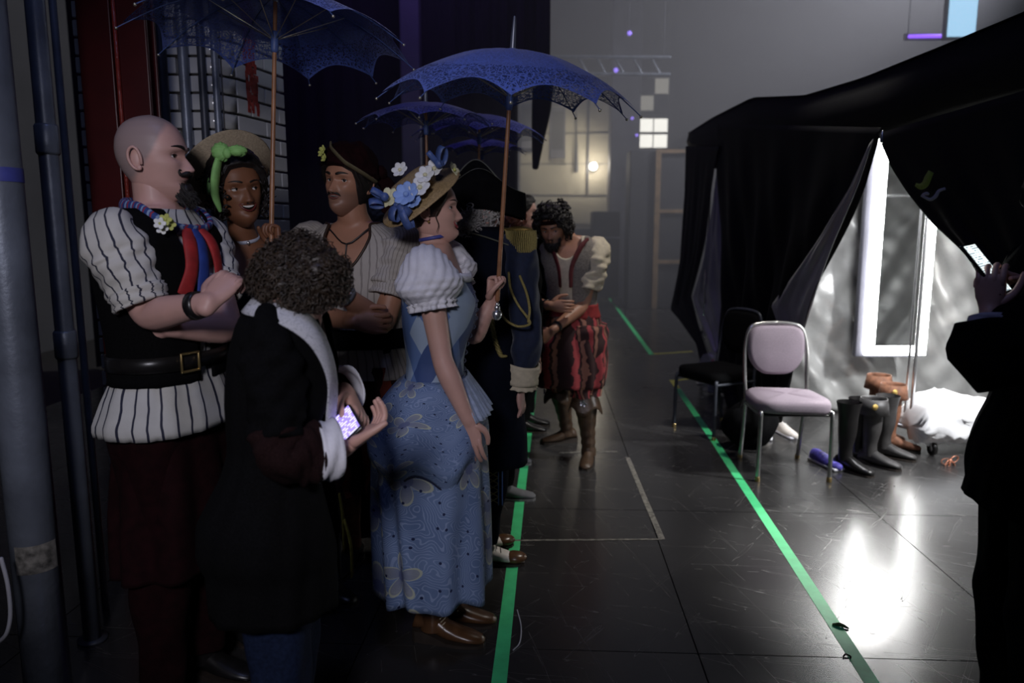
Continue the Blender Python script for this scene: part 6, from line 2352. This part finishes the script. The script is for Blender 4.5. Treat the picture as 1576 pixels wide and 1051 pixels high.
for v in (.02, .98):
    c = o0 + sh * .5 + ln_ * v
    b = MB()
    b.tube([c + UPV * .145, c + UPV * 1.0, c + UPV * 1.80], .0125, 12, res=1)
    ps = b.build('post', M['silver'], rk)
    b = MB()
    b.tube([c + UPV * .145 + sh * .12 , c + UPV * 1.75 + sh * .12], .009, 10, res=1)
    b.tube([c + UPV * 1.78 - sh * .2, c + UPV * 1.78 + sh * .2], .010, 10, res=1)
    b.build('post_brace', M['silver'], ps)
b = MB()
b.tube([o0 + sh * .5 + UPV * 1.80, o0 + sh * .5 + ln_ + UPV * 1.80], .012, 12, res=1)
b.build('hanging_rail', M['silver'], rk)

# bundle of white cloth lying over the rack's base
nr, nc = 26, 48
tt = np.linspace(0, 1, nr)
rows = []
for t in tt:
    cx = o0 + sh * .35 + ln_ * (-.03 + .80 * t)
    hgt = np.interp(t, [0, .08, .25, .45, .7, 1], [.06, .22, .25, .19, .15, .12])
    an = np.linspace(0, 2 * PI, nc, endpoint=False)
    prof_y = .21 * np.sign(np.cos(an)) * np.abs(np.cos(an)) ** .7
    prof_z = np.where(np.sin(an) > 0, hgt * np.abs(np.sin(an)) ** .8, -.09 * np.abs(np.sin(an)) * (prof_y < .05))
    r3 = np.stack([0 * an, prof_y, prof_z + .165], -1)
    r3 = r3 * [1, 1.0, 1.0]
    q_ = cx + r3
    q_ = q_ + (.018 * wob(q_ * 22) + .010 * wob(q_ * 55))[:, None] * np.array([.5, 1, 1])
    rows.append(q_)
b = MB()
b.grid(np.array(rows), True, (True, True))
tag(b.build('cloth_bundle', mat('bundle_white', (.86, .86, .87), .8, var=.03)), 'bright white cloth bundle heaped on the rack base in the tent', 'cloth')

# ---------------------------------------------------------------- banquet chairs


def chair(loc, yaw, fabric, label, frame):
    e = empty('banquet_chair', (loc[0], loc[1], 0), label, 'chair')
    Rm = rotz(yaw)
    T_ = lambda p: np.asarray(p, float) @ Rm.T + np.array([loc[0], loc[1], 0])
    # local: x right, y towards the back, z up.  front edge y=0
    for sx_ in (-1, 1):
        b = MB()
        b.tube(T_([[sx_ * .215, .03, .0], [sx_ * .215, .03, .10], [sx_ * .212, .035, .40], [sx_ * .205, .05, .425]]), .0125, 10, res=3)
        lg_ = b.build('front_leg', frame, e)
        b = MB()
        b.tube(T_([[sx_ * .215, .03, .0], [sx_ * .215, .03, .022]]), .0155, 10, res=1)
        b.build('glide', M['brass'], lg_)
        b = MB()
        b.tube(T_([[sx_ * .19, .50, .0], [sx_ * .19, .46, .20], [sx_ * .195, .42, .42], [sx_ * .20, .45, .60], [sx_ * .195, .475, .76], [sx_ * .165, .49, .875], [sx_ * .10, .495, .905], [0, .497, .912]]), .0125, 10, res=5)
        lg_ = b.build('rear_leg', frame, e)
        b = MB()
        b.tube(T_([[sx_ * .19, .50, .0], [sx_ * .19, .498, .022]]), .0155, 10, res=1)
        b.build('glide', M['brass'], lg_)
        b = MB()
        b.tube(T_([[sx_ * .212, .05, .405], [sx_ * .20, .25, .40], [sx_ * .195, .43, .40]]), .011, 8, res=2)
        b.build('seat_rail', frame, e)
    # seat pad
    an = np.linspace(0, 2 * PI, 48, endpoint=False)
    sx2 = np.sign(np.cos(an)) * np.abs(np.cos(an)) ** .45
    sy2 = np.sign(np.sin(an)) * np.abs(np.sin(an)) ** .45
    rows = []
    for z, k_ in ((.415, .90), (.418, .97), (.440, 1.0), (.468, 1.0), (.485, .97), (.495, .88), (.500, .55), (.501, .1)):
        rows.append(T_(np.stack([sx2 * .222 * k_ * (1 - .05 * sy2), .235 + sy2 * .225 * k_, 0 * an + z + .004 * np.cos(an * 3)], -1)))
    b = MB()
    b.grid(np.array(rows), True, (True, True))
    b.build('seat', fabric, e)
    b = MB()
    b.box(T_([0, .235, .408]), (.40, .40, .014), Rm, bev=.004)
    b.build('seat_pan', M['black_leather'], e)
    # back pad, rounded below
    rows = []
    for dy, k_ in ((.018, .90), (.022, .97), (.008, 1.0), (-.012, 1.0), (-.026, .97), (-.034, .86), (-.036, .3)):
        zc = .745
        px_ = sx2 * .182 * k_
        pz_ = np.where(np.sin(an) > 0, np.sign(np.sin(an)) * np.abs(np.sin(an)) ** .5 * .150, np.sin(an) * .165) * k_
        rows.append(T_(np.stack([px_ * np.where(pz_ > 0, 1, np.sqrt(np.maximum(1 - (pz_ / .19) ** 2 * .55, 0))), .475 + dy + (pz_) * .10, zc + pz_], -1)))
    b = MB()
    b.grid(np.array(rows), True, (True, True), flip=True)
    b.build('backrest', fabric, e)
    return e


c0 = gnd(1160, 741)
c1 = gnd(1281, 741)
cm = (c0 + c1) / 2
chair((cm[0], cm[1] - .03), R(-1.5), M['chair_fabric'], 'grey upholstered banquet chair standing in front of the tent', M['chrome'])
chair((1.33, 5.32), R(-62), M['black_cloth'], 'black chair half hidden behind the grey banquet chair', M['pipe_dark'])

# ---------------------------------------------------------------- boots and clutter beside the chair


def standing_boot(pos, yaw, h, m, label, group=None, flare=.015, cuff=None, buckle=None, lean=0.0, name='tall_boot'):
    e = empty(name, (pos[0], pos[1], 0), label, 'boot', group)
    ff = np.array([math.cos(yaw), math.sin(yaw), 0])
    rt = np.array([ff[1], -ff[0], 0])
    g0 = np.array([pos[0], pos[1], 0])
    sect = [(-.075, .022, .018, .030), (-.062, .034, .036, .058), (-.03, .037, .045, .075), (.02, .038, .046, .078), (.06, .041, .036, .060), (.10, .044, .028, .046), (.145, .042, .021, .036), (.180, .032, .016, .028), (.196, .015, .010, .020)]
    aa = np.linspace(0, 2 * PI, 18, endpoint=False)
    rows = []
    for y, w_, hh, zc in sect:
        z = zc * .62 + .012
        rows.append(g0 + ff * y + rt * np.cos(aa)[:, None] * w_ + UPV * (z + np.where(np.sin(aa) < 0, np.sin(aa) * (z - .012), np.sin(aa) * hh))[:, None])
    b = MB()
    b.grid(np.array(rows), True, (True, True))
    pts = [g0 + UPV * .06, g0 + UPV * .14 - ff * .005, g0 + UPV * h * .55 + ff * .0 + rt * lean * .4, g0 + UPV * h * .8 + rt * lean * .8, g0 + UPV * h + rt * lean]
    b.grid(tube_grid(pts, [.044, .042, .056, .060, .060 + flare], 22, 5, ff, False), True)
    up_ = b.build('upper', m, e)
    b = MB()
    rows = []
    for y, w_, hh, zc in sect:
        hz = .012 + .02 * np.clip((.02 - y) / .05, 0, 1)
        rows.append(np.array([g0 + ff * y + rt * sx_ * (w_ + .003) + UPV * zz for sx_, zz in ((-1, 0), (1, 0), (1, hz), (-1, hz))]))
    b.grid(np.array(rows), True, (True, True))
    b.build('sole', M['sole'], e, smooth=False)
    if cuff:
        b = MB()
        b.grid(tube_grid([g0 + UPV * (h + .01) + rt * lean, g0 + UPV * (h - .09) + rt * lean], [.064 + flare, .080 + flare], 22, 3, ff, False), True)
        b.build('turned_cuff', cuff, e, solid=.004)
    if buckle:
        b = MB()
        c = g0 + UPV * (h - .03) + rt * lean + unit(np.array([-.4, -1, 0])) * (.085 + flare)
        b.ell(c, (.02, .008, .02), None, 0, 12, 8)
        b.build('buckle', buckle, e)
    return e


bk_ = M['black_leather']
ch_ = mat('charcoal_leather', (.05, .047, .046), .5, var=.2)
br_ = mat('tan_suede', (.20, .085, .045), .75, var=.3, scale=30)
for px, py, yaw, h, m, lb, kw in (
        (1300, 722, -60, .44, bk_, 'shiny black tall boot nearest the chair leg', {}),
        (1318, 708, -50, .42, bk_, 'black tall boot second from the chair, partly hidden', {}),
        (1338, 714, -50, .43, ch_, 'charcoal tall boot with a gold buckle at its top', dict(buckle=M['gold'], cuff=ch_)),
        (1360, 702, -40, .42, ch_, 'charcoal tall boot standing against the tan boots', {}),
        (1368, 690, -30, .45, br_, 'tan suede cavalier boot with a wide turned cuff', dict(cuff=br_, buckle=M['gold'])),
        (1346, 676, -30, .47, br_, 'tan suede boot behind the charcoal pair', dict(cuff=br_))):
    p = gnd(px, py)
    standing_boot(p[:2], R(yaw), h, m, lb, 'boots lined up beside the chair', **kw)
# bows of copper ribbon by the caster
b = MB()
p = gnd(1462, 716) + [0, 0, .03]
for d_, u_ in (((-1, .2, -.2), (0, .3, 1)), ((1, .1, .4), (0, .3, 1)), ((.3, -.2, -.9), (1, .3, 0)), ((-.7, -.3, -.6), (0, .4, 1))):
    ribbon_loop(b, p, d_, u_, .055, .018)
b.ell(p, (.012, .010, .012), None, 0, 10, 8)
tag(b.build('ribbon_bow', mat('copper_ribbon', (.50, .20, .12), .35, metal=.3, var=.2), solid=.002), 'copper ribbon bow on the floor beside the rack caster', 'bow')
# black bag and trainers under the chair
b = MB()
p = np.array([1.66, 4.98, 0])
b.ell(p + [0, 0, .17], (.19, .13, .17), None, 0, 28, 16, disp=.10, fs=10)
bag = empty('black_bag', tuple(p), 'slumped black bag on the floor behind the grey chair', 'bag')
b.build('bag_body', M['black_cloth'], bag)
b = MB()
b.tube([p + [-.1, -.05, .28], p + [-.06, -.08, .40], p + [.06, -.08, .40], p + [.1, -.05, .28]], .008, 8, 0, 5)
b.build('handle', M['black_leather'], bag)


def trainer(px, py, yaw, m, label, group='trainers under the chair'):
    p = gnd(px, py)
    e = empty('trainer', tuple(p), label, 'shoe', group)
    ff = np.array([math.cos(R(yaw)), math.sin(R(yaw)), 0])
    rt = np.array([ff[1], -ff[0], 0])
    aa = np.linspace(0, 2 * PI, 16, endpoint=False)
    rows = []
    for y, w_, hh in ((-.08, .02, .03), (-.07, .035, .055), (-.03, .038, .062), (.03, .040, .055), (.08, .044, .038), (.14, .042, .028), (.18, .03, .022), (.195, .012, .015)):
        rows.append(p + ff * y + rt * np.cos(aa)[:, None] * w_ + UPV * (.024 + np.where(np.sin(aa) < 0, np.sin(aa) * .016, np.sin(aa) * hh))[:, None])
    b = MB()
    b.grid(np.array(rows), True, (True, True))
    b.build('upper', m, e)
    b = MB()
    b.box(p + ff * .055 + UPV * .010, (.27, .085, .020), rotz(R(yaw)), bev=.008)
    b.build('sole', M['white_cloth'], e)
    b = MB()
    for i in range(4):
        c = p + ff * (.02 + i * .022) + UPV * (.076 - i * .008)
        b.tube([c - rt * .022, c + UPV * .004, c + rt * .022], .0025, 6, 0, 2)
    b.build('laces', M['pipe_white'], e)


trainer(1180, 668, -110, M['white_leather'], 'white trainer under the grey chair, the left of the pair')
trainer(1203, 666, -80, M['white_leather'], 'white trainer under the grey chair, the right of the pair')
trainer(1262, 712, -75, mat('trainer_violet', (.10, .08, .45), .6, var=.4, scale=40), 'violet and tan trainer between the chair legs and the boots')

# clear plastic bag with bottles by the far tent corner
p = gnd(1098, 606)
e = empty('plastic_bag', tuple(p), 'clear plastic bag of bottles at the far tent corner', 'bag')
b = MB()
b.ell(p + [0, 0, .20], (.16, .13, .20), None, 0, 24, 14, disp=.14, fs=16)
pm, nt, bs = nodes_of('clear_plastic')
bs.inputs['Base Color'].default_value = (.55, .56, .56, 1)
bs.inputs['Alpha'].default_value = .35
bs.inputs['Roughness'].default_value = .2
b.build('bag_film', pm, e)


def bottle(c, h, m, cap, label):
    e = empty('bottle', tuple(c), label, 'bottle')
    b = MB()
    b.tube([c, c + [0, 0, .02], c + [0, 0, h * .65], c + [0, 0, h * .8], c + [0, 0, h * .95]], [.030, .034, .034, .016, .013], 16, res=2, round_=False)
    b.build('bottle_body', m, e)
    b = MB()
    b.tube([c + [0, 0, h * .93], c + [0, 0, h]], .016, 12, res=1)
    b.build('cap', cap, e)


bottle(p + [-.03, -.04, .02], .30, M['pipe_white'], mat('cap_red', (.6, .03, .03), .4), 'bottle with a red cap in the plastic bag')
bottle(p + [.06, -.03, .02], .26, mat('bottle_green', (.03, .10, .05), .2), M['silver'], 'dark green bottle in the plastic bag')

# ---------------------------------------------------------------- far background
fl = empty('scenery_flat', (*at(1012, 400, 14.5)[:2], 0), 'tall dark scenery flat with a timber frame standing in the haze', 'scenery')
xa, xb = at(967, 300, 14.5)[0], at(1062, 300, 14.5)[0]
zt = at(1000, 232, 14.5)[2]
b = MB()
b.box(((xa + xb) / 2, 14.6, zt / 2), (xb - xa, .5, zt), bev=.02)
b.build('panel', M['dark_case'], fl, smooth=False)
for px in (1012,):
    b = MB()
    x = at(px, 300, 14.3)[0]
    b.box((x, 14.32, zt / 2), (.10, .04, zt), bev=.004)
    b.build('upright', M['timber'], fl, smooth=False)
for z in (.62 * zt, .99 * zt, .3 * zt):
    b = MB()
    b.box(((at(1012, 300, 14.3)[0] + xb) / 2, 14.32, z), (xb - at(1012, 300, 14.3)[0], .03, .07), bev=.004)
    b.build('rail', M['timber'], fl, smooth=False)


def flight_case(x, y, sx_, sy_, h, label):
    e = empty('flight_case', (x, y, 0), label, 'case', 'flight cases along the back wall')
    b = MB()
    b.box((x, y, h / 2 + .06), (sx_, sy_, h - .12), bev=.01)
    b.build('case_body', M['dark_case'], e, smooth=False)
    b = MB()
    b.box((x, y - sy_ / 2, h * .72), (sx_, .02, .03))
    b.build('lid_edge', M['steel_dull'], e, smooth=False)
    for i in (-1, 1):
        b = MB()
        b.tube([(x + i * (sx_ / 2 - .1) - .02, y - sy_ / 2 + .1, .05), (x + i * (sx_ / 2 - .1) + .02, y - sy_ / 2 + .1, .05)], .05, 14, res=1, round_=False)
        b.build('caster', M['black_leather'], e)


flight_case(at(870, 400, 16)[0], 16.2, 1.4, .7, 1.55, 'wide dark flight case left of centre below the pale bay')
flight_case(at(918, 400, 16)[0] + .12, 15.6, .55, .6, 1.9, 'upright dark flight case beside the grey pillar')
flight_case(at(820, 400, 16)[0] - .35, 16.6, .9, .7, 1.3, 'low dark flight case nearest the black curtain')
# lamp reflection on the bay's tiles, built as a small glowing ball
wl = empty('tile_reflection', (*at(913, 256, 17.85)[:2], at(913, 256, 17.85)[2]), 'small glowing ball standing in for a lamp reflection on the pale bay', 'reflection')
c = at(913, 256, 17.82)
b = MB()
b.ell(c, (.10, .08, .10), None, 0, 18, 12)
b.build('glow_ball', mat('glow_warm', (1, .95, .85), .4, emis=(1, .92, .78), es=7.0), wl)
b = MB()
b.tube([c + [0, .06, 0], c + [0, .14, 0]], [.10, .12], 16, res=1)
b.build('back_plate', M['pillar_grey'], wl)
light('tile_reflection_glow', 'POINT', tuple(c + [0, -.3, 0]), (0, 0, 0), 30, (1, .9, .75), shadow_soft_size=.1)  # added point light that spreads the reflection's glow over the bay
# equipment boxes and cables on the bay
for px, py, w_, h_, lb in ((858, 205, .35, 1.15, 'dark fuse cabinet on the pale bay'), (812, 195, .30, 1.0, 'narrow wall cabinet next to the black curtain')):
    c = at(px, py, 17.8)
    e = empty('wall_cabinet', (c[0], c[1], c[2] - h_ / 2), lb, 'cabinet')
    b = MB()
    b.box(c, (w_, .18, h_), bev=.01)
    b.build('cabinet_body', M['pillar_grey'], e, smooth=False)
    b = MB()
    b.box(c + [0, -.10, .05], (w_ * .8, .02, h_ * .75), bev=.004)
    b.build('cabinet_door', M['dark_case'], e, smooth=False)
b = MB()
pts = [at(886, 160, 17.92), at(887, 210, 17.90), at(887, 262, 17.90)]
b.tube(pts, [.02, .02, .05], 8, res=3)
tag(b.build('hanging_cable', M['pipe_dark']), 'thin dark cable hanging in front of the pale bay', 'cable')
# lighting truss across the haze
z = at(940, 88, 14.0)[2]
xa, xb = at(846, 88, 14)[0], at(1030, 88, 14)[0]
tr = empty('lighting_truss', ((xa + xb) / 2, 14, z), 'grey lighting truss spanning above the pale bay', 'truss')
for dz in (0, -.30):
    b = MB()
    b.tube([(xa - 1, 14, z + dz), (xb, 14, z + dz)], .03, 10, res=1)
    b.build('chord', M['pipe_grey'], tr)
for i in range(9):
    b = MB()
    x = xa - .8 + i * (xb - xa + .8) / 9
    b.tube([(x, 14, z), (x + .18, 14, z - .30)], .014, 8, res=1)
    b.build('lattice_bar', M['pipe_grey'], tr)
for x in (xa - .9, xb - .1):
    b = MB()
    b.tube([(x, 14, z), (x, 14, 8.04)], .006, 6, res=1)
    b.build('suspension_cable', M['pipe_dark'], tr)
vio = mat('led_violet', (.2, .1, .6), .4, emis=(.30, .20, 1.0), es=1.6)
for px, py, s_, lb in ((969, 51, .04, 'small violet status light high in the haze'), (973, 182, .03, 'violet indicator light on the grey pillar'), (980, 208, .03, 'lower violet indicator light on the grey pillar'), (948, 108, .05, 'violet lamp glow on top of the grey pillar')):
    c = at(px, py, 13.9 if py == 51 else 16.48)
    e = empty('indicator_light', tuple(c), lb, 'light')
    b = MB()
    b.ell(c, (s_, s_ * .6, s_), None, 0, 14, 10)
    b.build('lens', vio, e)
    b = MB()
    b.box(c + [0, .06, .0], (s_ * 1.6, .08, s_ * 1.6), bev=.01)
    b.build('housing', M['pillar_grey'], e)
    if py == 51:
        b = MB()
        b.tube([c + [0, .06, 0], [c[0], c[1] + .06, 8.04]], .006, 6, res=1)
        b.build('suspension_cable', M['pipe_dark'], e)
# bright stage screen and violet bar above the tent
c0_, c1_ = at(1468, -60, 11), at(1499, 56, 11)
e = empty('stage_screen', ((c0_[0] + c1_[0]) / 2, 11, c1_[2]), 'pale blue lit screen strip above the tent roof', 'screen')
b = MB()
b.box(((c0_[0] + c1_[0]) / 2, 11, (c0_[2] + c1_[2]) / 2), (c1_[0] - c0_[0], .05, c0_[2] - c1_[2]))
b.build('panel', mat('screen_blue', (.3, .5, .6), .4, emis=(.42, .72, 1.0), es=1.1), e, smooth=False)
b = MB()
b.box(((c0_[0] + c1_[0]) / 2, 11.06, (c0_[2] + c1_[2]) / 2), (c1_[0] - c0_[0] + .06, .08, c0_[2] - c1_[2] + .06))
b.build('frame', M['dark_case'], e, smooth=False)
p0_, p1_ = at(1400, 56, 11.2), at(1470, 55, 11.2)
e = empty('violet_light_bar', tuple((p0_ + p1_) / 2), 'horizontal violet light bar left of the lit screen', 'light')
b = MB()
b.tube([p0_, p1_], .025, 10, res=1)
b.build('tube', mat('bar_violet', (.2, .1, .6), .4, emis=(.28, .10, 1.0), es=1.6), e)
b = MB()
b.box((p0_ + p1_) / 2 + [0, .05, .0], (p1_[0] - p0_[0] + .1, .05, .09))
b.build('housing', M['pillar_grey'], e, smooth=False)
for q_ in (p0_, p1_):
    b = MB()
    b.tube([q_ + [0, .05, 0], [q_[0], q_[1] + .05, 8.04]], .006, 6, res=1)
    b.build('suspension_cable', M['pipe_dark'], e)

# ---------------------------------------------------------------- haze
hz, nt, bs = nodes_of('stage_haze')
nt.nodes.remove(bs)
vs = nt.nodes.new('ShaderNodeVolumeScatter')
vs.inputs['Density'].default_value = .052
vs.inputs['Anisotropy'].default_value = .2
vs.inputs['Color'].default_value = (.95, .95, 1, 1)
nt.links.new(vs.outputs[0], nt.nodes['Material Output'].inputs['Volume'])
b = MB()
b.box((1.5, 11.95, 3.7), (12.5, 11.7, 7.35))
o = b.build('haze', hz, smooth=False)
tag(o, 'grey theatrical haze filling the back of the stage', 'haze', None, 'stuff')
